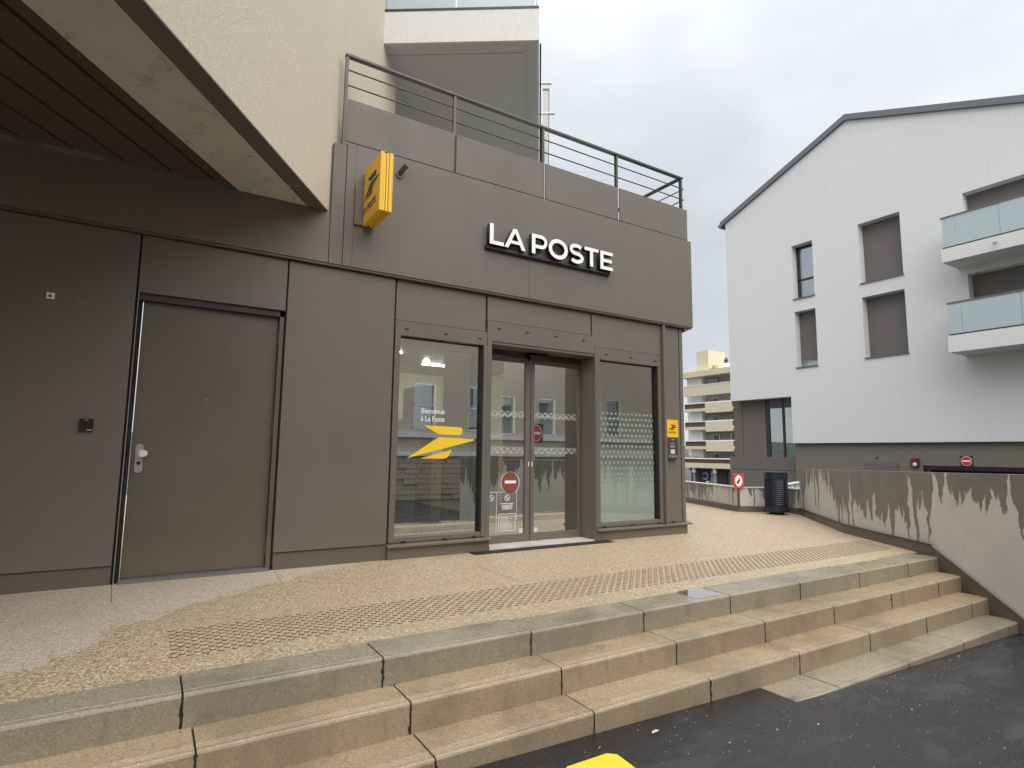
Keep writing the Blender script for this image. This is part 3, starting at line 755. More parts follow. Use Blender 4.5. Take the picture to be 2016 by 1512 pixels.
# service door
sdr = bpy.data.objects.new('service_door', None); COL.objects.link(sdr); sdr.parent = po
yl = YF+.085
bxo('door_leaf', M['door'], sdr, -.150, 1.020, yl, yl+.05, .035, 2.505, bevel=.004)
fr = MB(); fr.box(-.196, -.189, YF-.002, YF+.02, -.01, 2.575); build('frame_edge_trim', fr, M['alu_l'], sdr)
fr = MB(); fr.box(-.188, -.158, YF+.06, YF+.14, 0, 2.57); build('frame_jamb', fr, M['black'], sdr)
fr = MB(); fr.box(1.024, 1.064, YF+.03, YF+.14, 0, 2.57); build('frame_jamb', fr, M['clad_dark'], sdr)
fr = MB(); fr.box(-.188, 1.064, YF+.03, YF+.15, 2.51, 2.572); build('frame_head', fr, M['dark'], sdr)
fr = MB(); fr.box(-.16, 1.045, YF-.01, YF+.14, -.01, .030); build('door_threshold', fr, m_plain('zinc_threshold', (.22, .22, .22), .45, .5), sdr)
h = MB(); cx = -.0845; zz = 1.072; hh = .100; ww = .031
outl = [(cx+ww*math.cos(a), zz+hh+ww*math.sin(a)) for a in [i*math.pi/8 for i in range(9)]] + [(cx+ww*math.cos(a), zz-hh+ww*math.sin(a)) for a in [math.pi+i*math.pi/8 for i in range(9)]]
h.prism([(x, yl-.010, z) for x, z in outl], (0, .010, 0)); build('handle_plate', h, M['alu'], sdr)
h = MB(); h.disc((cx, yl-.0115, 1.030), XA, ZA, .016, 16); build('keyhole', h, M['black'], sdr)
h = MB(); kn = [(cx+.002, 1.088), (cx+.002, 1.148)] + [(cx+.034+.030*math.cos(a), 1.118+.030*math.sin(a)) for a in [math.pi/2-i*math.pi/8 for i in range(9)]]
h.prism([(x, yl-.062, z) for x, z in kn], (0, .012, 0)); h.box(cx-.006, cx+.012, yl-.052, yl-.008, 1.095, 1.141); build('handle', h, m_plain('satin_knob', (.75, .74, .73), .4, .2), sdr)
for z in (2.30, 1.37, .22):
    h = MB(); h.box(1.012, 1.030, YF+.055, YF+.085, z-.075, z-.003); h.box(1.012, 1.030, YF+.055, YF+.085, z+.003, z+.075); build('hinge', h, M['clad_dark'], sdr, .003)
h = MB(); h.disc((.42, yl-.001, 1.63), XA, ZA, .009, 12); build('peephole', h, M['alu_l'], sdr)

# interior seen through the glass
room = bpy.data.objects.new('interior', None); COL.objects.link(room); room.parent = po
bxo('interior_floor', M['int_floor'], room, 2.2, 6.84, 6.5, 12.5, -.1, .0)
bxo('interior_mat', M['int_dark'], room, 3.5, 5.15, 6.52, 7.35, .0, .008)
bxo('interior_wall', M['int_wall'], room, 2.2, 6.84, 12.5, 12.6, 0, 3.0)
bxo('interior_wall', M['int_wall'], room, 2.12, 2.2, 6.5, 12.6, 0, 3.0)
bxo('interior_wall', M['int_wall'], room, 6.76, 6.838, 6.25, 12.5, 0, 3.0)
bxo('interior_ceiling', M['int_grey'], room, 2.2, 6.84, 6.5, 12.6, 2.95, 3.05)
for q0, q1 in ((2.31, 3.37), (5.23, 6.345)):
    bxo('ceiling_rail', M['whitep'], room, q0, q1, 6.225, 6.33, 2.375, 2.452)
bxo('partition', M['int_grey'], room, 5.15, 5.23, 6.5, 8.6, 0, 2.95); bxo('partition', M['int_grey'], room, 3.40, 3.46, 6.5, 7.3, 0, 2.95)
bxo('side_screen', M['int_white'], room, 2.32, 2.50, 6.24, 6.26, .235, 1.52)
bxo('display_unit', M['int_white'], room, 2.6, 3.05, 7.4, 7.9, .0, .95); bxo('display_unit', M['int_white'], room, 2.45, 2.85, 6.9, 7.1, .35, .66)
bxo('counter_panel', M['wood'], room, 4.2, 5.6, 9.5, 10.1, 0, 1.1); bxo('counter_top', M['int_white'], room, 4.15, 5.65, 9.45, 10.15, 1.1, 1.14)
bxo('display_unit', M['wood'], room, 5.76, 6.09, 6.55, 6.75, .0, 1.10); bxo('desk', M['int_white'], room, 5.24, 5.74, 6.55, 6.95, 1.30, 1.34)
bxo('display_unit', M['int_dark'], room, 3.2, 3.38, 7.6, 8.3, 0, 2.1)
bxo('wall_screen', M['screen'], room, 5.2, 6.2, 12.42, 12.48, 1.5, 2.1)
c = MB(); c.lathe((6.0, 8.2, 0), [(.18, 0), (.18, .03), (.02, .04), (.02, .55)], 12); c.box(5.8, 6.2, 8.0, 8.4, .55, .6); build('stool', c, M['int_dark'], room)
lm = MB()
for x, y in [(4.3, 9.0), (5.1, 8.7), (4.5, 10.5), (5.3, 10.2), (3.7, 9.9), (2.9, 8.0), (5.9, 9.6), (3.4, 11.2)]: lm.lathe((x, y, 2.93), [(.055, 0), (.055, .02)], 14)
lm.box(3.9, 4.3, 7.9, 7.94, 2.93, 2.95); lm.box(4.6, 5.1, 10.9, 10.94, 2.93, 2.95)
build('ceiling_lamp', lm, M['lamp'], room)

# ------------------------------------------------------------------ LA POSTE lettering
sg = thing('shop_sign', 'white raised capital letters LA POSTE on the brown fascia above the entrance', 'sign')
H = .262; SW = .054
def arc(cx, cy, rx, ry, a0, a1, n=14): return [(cx+rx*math.cos(R(a0+(a1-a0)*i/n)), cy+ry*math.sin(R(a0+(a1-a0)*i/n))) for i in range(n+1)]
def gL(W): s = SW; return [[(0, 0), (W, 0), (W, s*.86), (s, s*.86), (s, H), (0, H)]]
def gA(W):
    c = W/2; s = SW*.5
    k = .24*H; t = .24*H+.82*SW*.9
    lx = lambda z, o: o*(1-z/H)  # leg slope helper
    outer = [(0, 0), (s*2.15, 0), (s*2.15+(c-s-0)*(k/H)*.93, k), (W-s*2.15-(c-s)*(k/H)*.93, k), (W-s*2.15, 0), (W, 0), (c+s, H), (c-s, H)]
    inner = [(s*2.15+(c-s)*(t/H)*.93, t), (W-s*2.15-(c-s)*(t/H)*.93, t), (c, H*.80)]
    return [outer, inner]
def gP(W):
    s = SW; rO = .40*H/2+.03*H; b = H*.30; rO = (H-b)/2
    outer = [(0, 0), (s, 0), (s, b)] + arc(W-rO, b+rO, rO, rO, -90, 90) + [(0, H)]
    ri = rO-s*.86
    inner = [(s, b+s*.86)] + arc(W-rO, b+rO, ri*1.05, ri, -90, 90) + [(s, H-s*.86)]
    return [outer, inner]
def gO(W): return [arc(W/2, H/2, W/2, H/2+.006, 0, 360, 40)[:-1], arc(W/2, H/2, W/2-SW, H/2-SW*.86, 0, 360, 40)[:-1]]
def gS(W):
    s = SW*.92; rx = W/2-s/2; ry = (H+.01-s)/4; z0 = -.005
    cl = arc(W/2, z0+s/2+3*ry, rx*.94, ry, 35, 270, 22) + arc(W/2, z0+s/2+ry, rx, ry, 90, -142, 22)[1:]
    L, Rr_ = [], []
    for i, (x, y) in enumerate(cl):
        a = cl[max(0, i-1)]; b = cl[min(len(cl)-1, i+1)]; d = math.hypot(b[0]-a[0], b[1]-a[1]); nx, ny = -(b[1]-a[1])/d*s/2, (b[0]-a[0])/d*s/2
        L.append((x+nx, y+ny)); Rr_.append((x-nx, y-ny))
    return [L + Rr_[::-1]]
def gT(W): s = SW; c = W/2; return [[(c-s/2, 0), (c+s/2, 0), (c+s/2, H-s*.86), (W, H-s*.86), (W, H), (0, H), (0, H-s*.86), (c-s/2, H-s*.86)]]
def gE(W): s = SW; q = s*.86; return [[(0, 0), (W, 0), (W, q), (s, q), (s, H/2-q/2), (W*.93, H/2-q/2), (W*.93, H/2+q/2), (s, H/2+q/2), (s, H-q), (W, H-q), (W, H), (0, H)]]
zl = 3.712; side = m_plain('letter_side_black', (.02, .022, .027), .5)
for fn, x0, x1 in ((gL, 3.352, 3.556), (gA, 3.563, 3.878), (gP, 3.974, 4.215), (gO, 4.238, 4.552), (gS, 4.576, 4.822), (gT, 4.838, 5.082), (gE, 5.118, 5.345)):
    me_ = curve_mesh(fn(x1-x0), .035)
    o = place_mesh('letter', me_, (x0, YF-.055-.062, zl), XA, ZA, None, sg, mats=[M['letter'], side])
tr = MB(); tr.box(3.335, 5.34, YF-.083, YF-.057, 3.655, 3.712); tr.box(3.335, 5.34, YF-.105, YF-.060, 3.668, 3.700)
build('sign_rail', tr, side, sg, .002)

# ------------------------------------------------------------------ projecting blade sign
bs = thing('projecting_sign', 'yellow LA POSTE blade sign with navy bird emblem jutting from the fascia', 'sign')
bxo('sign_plate', M['yellow'], bs, 1.795, 1.838, 5.515, 6.045, 3.602, 4.238, bevel=.004); bxo('sign_plate', M['yellow'], bs, 1.888, 1.932, 5.515, 6.045, 3.602, 4.238, bevel=.004)
bxo('sign_core', M['yellow2'], bs, 1.842, 1.858, 5.53, 6.03, 3.612, 4.228); bxo('sign_core', M['yellow2'], bs, 1.864, 1.882, 5.52, 6.04, 3.606, 4.232)
bxo('bracket', M['frame'], bs, 1.70, 1.88, 6.046, YF-.056, 3.612, 4.05, bevel=.003)
b = MB(); gc = lambda x, y: None
face = [[(5.933, 4.089), (5.656, 4.095), (5.640, 4.085), (5.649, 4.036), (5.828, 4.036)], [(5.828, 4.012), (5.562, 4.008), (5.560, 3.998), (6.035, 3.868)], [(5.745, 3.933), (5.765, 3.892), (5.790, 3.876), (5.942, 3.870)]]
for L in face: b.prism([(1.792, y, z) for y, z in L], (.003, 0, 0))
build('bird_emblem', b, M['navy'], bs)
place_mesh('sign_lettering', text_mesh('LA POSTE', .100, .001, .0016, 1.0), (1.7925, 6.045, 3.730), (0, -1, 0), ZA, M['navy'], bs, sx=.96)
# spot lamp
sp = MB(); sp.tube((2.20, YF-.055, 4.318), (2.20, YF-.075, 4.318), .042, 14); sp.tube((2.20, YF-.07, 4.33), (2.245, YF-.165, 4.40), .030, 14); sp.tube((2.20, YF-.06, 4.318), (2.205, YF-.09, 4.335), .028, 10)
solo('spot_lamp', sp, M['rail'], 'small dark metal spot lamp on the fascia right beside the yellow blade sign', 'lamp')

# ------------------------------------------------------------------ plate & intercom at the corner
pl = thing('intercom_plaque', 'yellow LA POSTE plaque over a grey intercom on the corner panel', 'plaque')
bxo('yellow_plate', M['yellow'], pl, 6.468, 6.712, YF-.045, YF+.011, 1.415, 1.676, bevel=.002)
bxo('intercom_body', m_plain('intercom_grey', (.055, .052, .050), .4), pl, 6.475, 6.70, YF-.04, YF+.011, 1.097, 1.412, bevel=.003)
b = MB(); yq = YF-.047
def sc(L, ox, oz, kx, kz, y): return [(ox+(x-2.46)*kx, y, oz+(z-1.085)*kz) for x, z in L]
for L in bird: b.prism(sc(L, 6.505, 1.525, .205, .215, yq), (0, .002, 0))
build('bird_emblem', b, M['navy'], pl)
place_mesh('plaque_lettering', text_mesh('LA POSTE', .034, .0005, .0006), (6.505, yq, 1.478), XA, ZA, M['navy'], pl, sx=1.0)
b = MB(); yq = YF-.0415
for x0, x1, z0, z1 in ((6.568, 6.612, 1.378, 1.388), (6.537, 6.632, 1.273, 1.283), (6.545, 6.632, 1.175, 1.238)): b.quad((x0, yq, z0), (x1, yq, z0), (x1, yq, z1), (x0, yq, z1))
build('intercom_label', b, m_plain('label_ivory', (.6, .58, .5), .5), pl)
b = MB(); b.quad((6.537, yq, 1.295), (6.63, yq, 1.295), (6.63, yq, 1.338), (6.537, yq, 1.338)); build('intercom_display', b, m_plain('display_grey', (.16, .16, .15), .3), pl)
for x in (6.528, 6.59, 6.655): b = MB(); b.tube((x, YF-.040, 1.135), (x, YF-.046, 1.135), .022, 14); build('button', b, M['alu'], pl)

# small wall devices by the service door
rd = thing('card_reader', 'black square card reader on the brown panel left of the service door', 'card reader')
bxo('reader_body', M['black_p'], rd, -.532, -.434, YF-.03, YF, 1.300, 1.408, bevel=.006)
b = MB(); b.quad((-.497, YF-.0305, 1.393), (-.468, YF-.0305, 1.393), (-.468, YF-.0305, 1.398), (-.497, YF-.0305, 1.398)); b.quad((-.478, YF-.0305, 1.308), (-.440, YF-.0305, 1.308), (-.440, YF-.0305, 1.317), (-.478, YF-.0305, 1.317)); build('reader_label', b, M['alu'], rd)
al = thing('alarm_indicator', 'tiny white box with a red light high left of the service door', 'alarm light')
bxo('indicator_body', M['whitep'], al, -.842, -.785, YF-.018, YF, 2.408, 2.462, bevel=.003)
b = MB(); b.tube((-.815, YF-.017, 2.432), (-.815, YF-.024, 2.432), .012, 12); build('indicator_light', b, m_plain('dark_red_lens', (.25, .01, .02), .2), al)
b = MB(); b.box(-.632, -.556, YF-.002, YF, 2.385, 2.452); solo('cover_plate', b, m_cladding('faded_plate', (.165, .14, .125), .4), 'faint square cover plate on the panel right of the red light', 'cover plate')

# ------------------------------------------------------------------ terrace railing
rl = thing('terrace_railing', 'brown metal terrace railing with solid lower panels along the roof edge', 'railing')
yr = YF-.02
for x0, x1 in ((1.592, 2.905), (2.935, 4.245), (4.278, 5.575), (5.608, 7.045)): bxo('infill_panel', M['clad'], rl, x0, x1, yr, yr+.02, 4.562, 5.062, bevel=.002)
for x in (1.572, 2.918, 4.258, 5.588, 6.965): bxo('post', M['rail'], rl, x-.016, x+.016, yr+.03, yr+.075, 4.50, 5.595)
bxo('top_rail', M['rail'], rl, 1.55, 7.00, yr+.02, yr+.085, 5.585, 5.615, bevel=.003)
for z in (5.432, 5.250): b = MB(); b.tube((1.572, yr+.05, z), (7.03, yr+.05, z), .009, 8); build('rail_bar', b, M['rail'], rl)
bxo('top_rail', M['rail'], rl, 6.94, 7.0, yr+.085, 13.8, 5.585, 5.615)
for z in (5.432, 5.250): b = MB(); b.tube((7.03, yr+.05, z), (7.03, 13.8, z), .009, 8); build('rail_bar', b, M['rail'], rl)
for y in (7.4, 8.7, 10.0, 11.3, 12.6): bxo('post', M['rail'], rl, 6.98, 7.02, y, y+.03, 4.50, 5.585)
for y in (6.2, 7.5, 8.8, 10.1, 11.4): bxo('infill_panel', M['clad'], rl, 7.03, 7.05, y, y+1.27, 4.562, 5.05)
fs = MB()
for x in [1.7+.26*i for i in range(20)]: fs.tube((x, yr-.001, 5.045), (x, yr-.003, 5.045), .006, 6)
build('fixing', fs, M['clad_dark'], rl, kind='stuff')

# ------------------------------------------------------------------ apartment building above
ang = R(55.54); u = Vector((math.cos(ang), math.sin(ang), 0)); v = Vector((u.y, -u.x, 0)); zv = Vector((0, 0, 1))
P = Vector((1.455, 6.13, 0)); A0 = P - u*9.0; A1 = Vector((2.85, 8.172, 0))
ab = thing('apartment_building', 'cream rendered apartment block overhanging the service door, with balcony above', 'building')
SZ = 3.70
w_ = MB()
L1 = (A1-A0).length
w_.obox(A0 - v*.35 + zv*(SZ+.012), u*L1, v*.35, zv*9.0); build('wall', w_, M['cream'], ab)
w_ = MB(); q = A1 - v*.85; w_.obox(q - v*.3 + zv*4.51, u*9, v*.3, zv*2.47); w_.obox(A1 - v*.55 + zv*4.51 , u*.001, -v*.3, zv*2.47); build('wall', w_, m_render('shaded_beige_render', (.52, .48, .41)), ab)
# overhang underside (soffit): brown drip trim, concrete edge beam, brown metal slats
def strip(name, m, off0, off1, z0=SZ, t=.08, s0=-.0, bevel=0):
    # strip between offsets (to the left, -v) ending flush at the fascia plane
    def pt(off, s):   # point at offset off from the wall line; s<0 toward camera; clipped at y = YF-.055
        base = P - v*off
        if s is None:
            k = (YF-.058 - base.y)/u.y; return base + u*k
        return base + u*s
    a, b_ = pt(off0, None), pt(off1, None); c_, d_ = pt(off1, -9.0), pt(off0, -9.0)
    mb = MB(); mb.prism([Vector((q.x, q.y, z0)) for q in (a, b_, c_, d_)], (0, 0, t)); return build(name, mb, m, ab, bevel)
strip('drip_trim', M['frame'], .0, .170, SZ, .01)
strip('edge_beam', M['concrete'], .173, .706, SZ+.002, .25)
offs = [.712, .880]
for i in range(14): offs.append(offs[-1]+.302)
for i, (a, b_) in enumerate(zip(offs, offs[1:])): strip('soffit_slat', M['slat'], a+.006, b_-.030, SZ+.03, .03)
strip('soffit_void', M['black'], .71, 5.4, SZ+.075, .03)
# pale marker dashes on the drip trim
b = MB()
q = P - v*.03 - u*.66
for k in (0, 1): b.obox(q - v*(.03+.075*k) + zv*(SZ-.0015), u*.008, -v*.035, zv*.001)
q = P - v*.06 - u*.12; b.obox(q + zv*(SZ-.0015), u*.07, -v*.006, zv*.001)
build('trim_mark', b, M['whitep'], ab)
# balcony slab
Bc = bpy.data.objects.new('balcony', None); COL.objects.link(Bc); Bc.parent = ab
B0 = Vector((2.431, 7.558, 0))
sl_ = MB(); sl_.obox(B0 + zv*6.995, v*2.23, u*9, zv*.02); build('balcony_soffit', sl_, M['soffit_grey'], Bc)
sl_ = MB(); sl_.obox(B0 - u*.012 + zv*6.99, v*2.235, u*.03, zv*.49); build('balcony_fascia', sl_, M['white'], Bc)
sl_ = MB(); sl_.obox(B0 + u*.02 + v*2.21 + zv*6.988, v*.025, u*8.95, zv*.49); build('balcony_fascia', sl_, M['white'], Bc)
sl_ = MB(); sl_.obox(B0 + u*.17 + v*2.02 + zv*6.985, v*.012, u*8.8, zv*.008); sl_.obox(B0 + u*.25 + zv*6.985, v*2.0, u*.012, zv*.008); build('drip_groove', sl_, M['soffit_grey'], Bc)
sl_ = MB(); sl_.obox(B0 - u*.018 + zv*7.482, v*2.235, u*.06, zv*.036); sl_.obox(B0 + v*2.16 + u*.1 + zv*7.485, v*.05, u*8.6, zv*.04); build('glass_shoe', sl_, M['dark'], Bc)
for k0, k1 in ((.03, 1.03), (1.05, 2.17)):
    sl_ = MB(); sl_.obox(B0 + u*.0 + v*k0 + zv*7.52, v*(k1-k0), u*.012, zv*1.0); build('glass_panel', sl_, M['balcglass'], Bc)
for k in range(5): sl_ = MB(); sl_.obox(B0 + v*2.19 + u*(.1+1.7*k) + zv*7.52, v*.012, u*1.67, zv*1.0); build('glass_panel', sl_, M['balcglass'], Bc)
sl_ = MB(); sl_.obox(B0 + v*2.245 + u*.1 + zv*6.992, v*.025, u*8.8, zv*.03); build('edge_trim', sl_, M['dark'], Bc)
sl_ = MB(); sl_.obox(A1 - v*1.6 - u*.3 + zv*6.994, v*1.6, u*10, zv*.02); build('balcony_soffit', sl_, M['soffit_grey'], Bc)
# side screen and fins further along
S0 = Vector((7.13, 10.36, 0))
sl_ = MB(); sl_.obox(S0 + v*.02 + zv*4.51, v*.13, u*.05, zv*5.06); build('side_screen', sl_, M['soffit_grey'], ab)
sl_ = MB(); sl_.obox(S0 + v*.02 - u*.005+ zv*9.53, v*.15, u*.06, zv*.05); sl_.obox(S0 + v*.155 - u*.005 + zv*4.51, v*.018, u*.06, zv*5.06); build('screen_frame', sl_, M['rail'], ab)
for z, L in ((9.70, .22), (8.95, .30)): sl_ = MB(); sl_.obox(S0 - v*.1 - u*.02 + zv*z, v*(L+.1), u*.07, zv*.035); build('shading_fin', sl_, M['greywall'], ab)

# ------------------------------------------------------------------ ramp wall and low wall (rain stained concrete)
def wall_strip(name, pts, tops, zb, th, m, parent, side=1):
    """vertical wall along polyline with uv in metres; front face on the polyline, thickness away from the landing"""
    n = len(pts); nr = []
    for i in range(n):
        a = Vector(pts[max(0, i-1)]); b = Vector(pts[min(n-1, i+1)]); d = (b-a).normalized(); nr.append(Vector((d.y, -d.x))*side)
    vs_, fs, uvs = [], [], []
    s = 0
    for i in range(n):
        if i: s += (Vector(pts[i])-Vector(pts[i-1])).length
        p = Vector(pts[i]); b = p + nr[i]*th
        vs_ += [(p.x, p.y, zb), (p.x, p.y, tops[i]), (b.x, b.y, tops[i]), (b.x, b.y, zb)]
        uvs += [(s, zb), (s, tops[i]), (s, tops[i]+th), (s, tops[i]-3)]
    for i in range(n-1):
        o = 4*i
        fs += [(o, o+4, o+5, o+1), (o+1, o+5, o+6, o+2), (o+2, o+6, o+7, o+3)]
    fs += [(0, 1, 2, 3), (4*(n-1)+3, 4*(n-1)+2, 4*(n-1)+1, 4*(n-1))]
    me = bpy.data.meshes.new(name); me.from_pydata(vs_, [], fs); ul = me.uv_layers.new()
    for lp in me.loops: ul.data[lp.index].uv = uvs[lp.vertex_index]
    me.materials.append(m); me.update()
    o = bpy.data.objects.new(name, me); COL.objects.link(o)
    if parent: o.parent = parent
    return o
def interp(pts, tops, step=.25):
    P_, T_ = [], []
    for (a, b, ta, tb) in zip(pts, pts[1:], tops, tops[1:]):
        P_.append(a); T_.append(ta)
    return pts, tops
rw = thing('ramp_wall', 'tall concrete parapet wall with dark rain streaks running down beside the steps', 'wall')
WP = [(6.35, -.15), (7.6, 2.48), (8.02, 3.35), (9.15, 5.0), (11.14, 6.97)]; WT = [1.03, 1.0, .985, .955, .905]
wall_strip('wall', WP, WT, -.9, .2, M['stained'], rw)
wall_strip('retaining_wall', [(6.45, -.15), (7.7, 2.48), (8.12, 3.32), (9.25, 4.95), (11.2, 6.9)], [-.88]*5, -3.05, .3, M['basewall'], rw)
cpt = MB()
wall_strip('coping', [(x-.006, y+.004) for x, y in WP], [t+.016 for t in WT], .90 and .885, .215, M['coping'], rw) if False else None
# painted plinth: level on the landing, raking down beside the steps
dn = (Vector((7.6, 2.48))-Vector((8.02, 3.35))).normalized(); nn = Vector((-dn.y, dn.x))   # toward the stairs?
if nn.x > 0: nn = -nn
def off(p, k=.035): return Vector(p) + nn*k
pa, pb = Vector((8.02, 3.35)), Vector((7.6, 2.48)); pc = pa + dn*2.4
b = MB(); q0, q1 = off(pa), off(pc)
b.prism([(q0.x, q0.y, -1.0), (q1.x, q1.y, -1.6), (q1.x, q1.y, .125-.513*2.36), (q0.x, q0.y, .125)], (-nn.x*.034, -nn.y*.034, 0)); build('raking_plinth', b, M['clad_dark'], rw)
b = MB(); q0, q1 = off(pa, .042), off(pc, .042); b.prism([(q0.x, q0.y, .110), (q1.x, q1.y, .110-.513*2.36), (q1.x, q1.y, .130-.513*2.36), (q0.x, q0.y, .130)], (-nn.x*.040, -nn.y*.040, 0)); build('plinth_trim', b, M['alu_l'], rw)
wall_strip('plinth', [(7.985, 3.37), (9.12, 5.025), (11.115, 6.995)], [.125, .125, .120], -.05, .034, M['clad_dark'], rw)
wall_strip('plinth_trim', [(7.977, 3.375), (9.112, 5.03), (11.11, 7.0)], [.131, .131, .126], .118, .04, M['dark'], rw)
lw = thing('low_wall', 'low stained concrete wall with pale coping at the far end of the landing', 'wall')
LP = [(11.14, 6.97), (11.27, 7.36), (10.9, 7.63), (10.46, 7.9), (11.32, 10.03), (14.7, 17.5)]
wall_strip('wall', LP, [.485]*6, -.9, .16, M['stained_low'], lw, 1)
wall_strip('coping', [(11.13, 6.98), (11.255, 7.355), (10.89, 7.62), (10.445, 7.895), (11.305, 10.04), (14.68, 17.51)], [.505]*6, .484, .19, M['coping'], lw, 1)
wall_strip('plinth', [(11.11, 6.99), (11.235, 7.345), (10.88, 7.60), (10.425, 7.885), (11.285, 10.045), (14.66, 17.52)], [.115]*6, -.05, .03, M['clad_dark'], lw, 1)
l2 = thing('back_wall', 'short concrete wall with pale top behind the litter bin', 'wall')
wall_strip('wall', [(11.6, 7.72), (14.2, 8.75)], [.50, .50], -3.0, .16, M['stained_low'], l2, -1)
wall_strip('coping', [(11.58, 7.70), (14.2, 8.73)], [.515, .515], .499, .19, M['coping'], l2, -1)

# ------------------------------------------------------------------ litter bin
bn = thing('litter_bin', 'dark blue grey louvred metal litter bin standing by the low wall', 'bin')
bc = Vector((10.76, 7.235, 0)); r = .225
b = MB(); b.lathe(bc, [(.13, 0), (.13, .05), (.15, .06)], 20); build('foot', b, M['black'], bn)
b = MB(); b.lathe(bc, [(r-.03, .05), (r-.03, .80)], 12); build('liner', b, m_plain('bin_liner_dark', (.006, .008, .012), .6), bn)
N = 6
sec = [bc + Vector((r*math.cos(R(25+60*i)), r*math.sin(R(25+60*i)), 0)) for i in range(N)]
for (z0, z1, nm) in ((.05, .175, 'lower_band'), (.70, .80, 'upper_band')):
    b = MB(); b.lathe(bc, [(r-.01, z0), (r, z0+.01), (r, z1)], 24); build(nm, b, M['anth'], bn)
for i in range(N):
    a, c = sec[i], sec[(i+1) % N]; b = MB(); t = Vector((a.x-bc.x, a.y-bc.y, 0)).normalized(); s_ = Vector((-t.y, t.x, 0))
    b.obox(bc + t*(r-.02) - s_*.022 + zv*.16, s_*.044, t*.022, zv*.56); build('upright', b, M['anth'], bn)
    for k in range(13):
        z = .19 + .040*k; lv = MB(); st_ = []
        for j in range(5):
            aa = R(25+60*i) + R(60)*j/4; st_.append((bc.x+(r-.004)*math.cos(aa), bc.y+(r-.004)*math.sin(aa), z + .018*j/4 - .0))
        for (p0, p1) in zip(st_, st_[1:]):
            o0 = Vector(p0); o1 = Vector(p1); i0 = (o0-bc); i0.z = 0; i0 = i0.normalized()*-.018; i1 = (o1-bc); i1.z = 0; i1 = i1.normalized()*-.018
            lv.quad(o0, o1, o1+i1+zv*.024, o0+i0+zv*.024); lv.quad(o0+zv*-.003, o1+zv*-.003, o1, o0)
        build('louvre', lv, M['anth'], bn)
b = MB(); b.lathe(bc, [(r-.01, .80), (r-.01, .815), (r-.004, .82), (r-.004, .835), (r-.02, .842)], 24); build('lid', b, M['anth'], bn)

# no-bottle sign on the low wall
ns = thing('alcohol_ban_sign', 'small red sign with white oval and black bottle above the low wall', 'sign')
s0 = Vector((10.64, 7.885, 0)); sa = Vector((.86, -.51, 0)).normalized() ; sa = Vector((.84, -.54, 0)).normalized(); sn = Vector((-.54, -.84, 0))
s0 = Vector((10.33, 7.905, 0))
b = MB(); b.obox(s0 + zv*.485, sa*.205, -sn*.012, zv*.30); build('sign_plate', b, M['red'], ns)
cc = s0 + sa*.1025 + sn*.002 + zv*.635
b = MB(); b.disc(cc, sa, ZA, .075, 26, ry=.118); build('oval', b, M['whitep'], ns)
b = MB(); cb = cc + sn*.002; dg_ = (sa*.5+zv*.86).normalized(); pg = (sa*.86-zv*.5)
b.add([cb - dg_*.065 - pg*.018, cb - dg_*.065 + pg*.018, cb + dg_*.015 + pg*.018, cb + dg_*.035 + pg*.007, cb + dg_*.07 + pg*.007, cb + dg_*.07 - pg*.007, cb + dg_*.035 - pg*.007, cb + dg_*.015 - pg*.018], [tuple(range(8))]); build('bottle_symbol', b, M['black_p'], ns)
b = MB(); e0 = s0 + sn*.002 + zv*.485
for (o_, a_, c_) in ((sa*.006+zv*.006, sa*.193, zv*.008), (sa*.006+zv*.286, sa*.193, zv*.008), (sa*.006+zv*.006, sa*.008, zv*.288), (sa*.191+zv*.006, sa*.008, zv*.288)): b.add([e0+o_, e0+o_+a_, e0+o_+a_+c_, e0+o_+c_], [(0,1,2,3)])
build('sign_border', b, m_plain('pink_border', (.7, .22, .20), .5), ns)
b = MB(); b.obox(s0 - sn*.014 + sa*.08 + zv*.1, sa*.04, -sn*.03, zv*.6); build('sign_post', b, M['rail'], ns)

# ------------------------------------------------------------------ grey gabled building on the right
gb = thing('gabled_building', 'pale grey rendered building with gabled roof, taupe base and shuttered windows', 'building')
XR = 21.6
holes = [(12.53, 13.40, 7.42, 9.64), (12.53, 13.40, 4.64, 6.90), (9.37, 10.78, 7.43, 9.68), (9.37, 10.78, 4.68, 6.91), (2.2, 7.52, 7.50, 9.62), (2.2, 7.55, 4.66, 6.95)]
ys = sorted({-4, 13.70, 16.54} | {h[0] for h in holes} | {h[1] for h in holes}); zs = sorted({1.66, 3.52, 10.4} | {h[2] for h in holes} | {h[3] for h in holes})
w_ = MB()
for a, b_ in zip(ys, ys[1:]):
    for c_, d_ in zip(zs, zs[1:]):
        my, mz = (a+b_)/2, (c_+d_)/2
        if any(h[0] < my < h[1] and h[2] < mz < h[3] for h in holes): continue
        if my > 13.7 and mz < 3.52: continue
        w_.quad((XR, a, c_), (XR, a, d_), (XR, b_, d_), (XR, b_, c_))
gz = lambda y: 13.86 - .398*abs(y-10.97)
w_.add([(XR, -4, 10.4), (XR, 2.275, 10.4), (XR, 10.97, 13.86), (XR, 16.54, gz(16.54)), (XR, 16.54, 10.4)], [(0,1,2,3,4)])
for h in holes:   # reveals
    y0, y1, z0, z1 = h; X2 = XR+.42
    w_.quad((XR, y0, z0), (X2, y0, z0), (X2, y0, z1), (XR, y0, z1)); w_.quad((XR, y1, z0), (XR, y1, z1), (X2, y1, z1), (X2, y1, z0))
    w_.quad((XR, y0, z1), (X2, y0, z1), (X2, y1, z1), (XR, y1, z1)); w_.quad((XR, y0, z0), (XR, y1, z0), (X2, y1, z0), (X2, y0, z0))
w_.quad((XR, 16.54, 3.52), (XR, 16.54, gz(16.54)), (32, 16.54, gz(16.54)), (32, 16.54, 3.52))
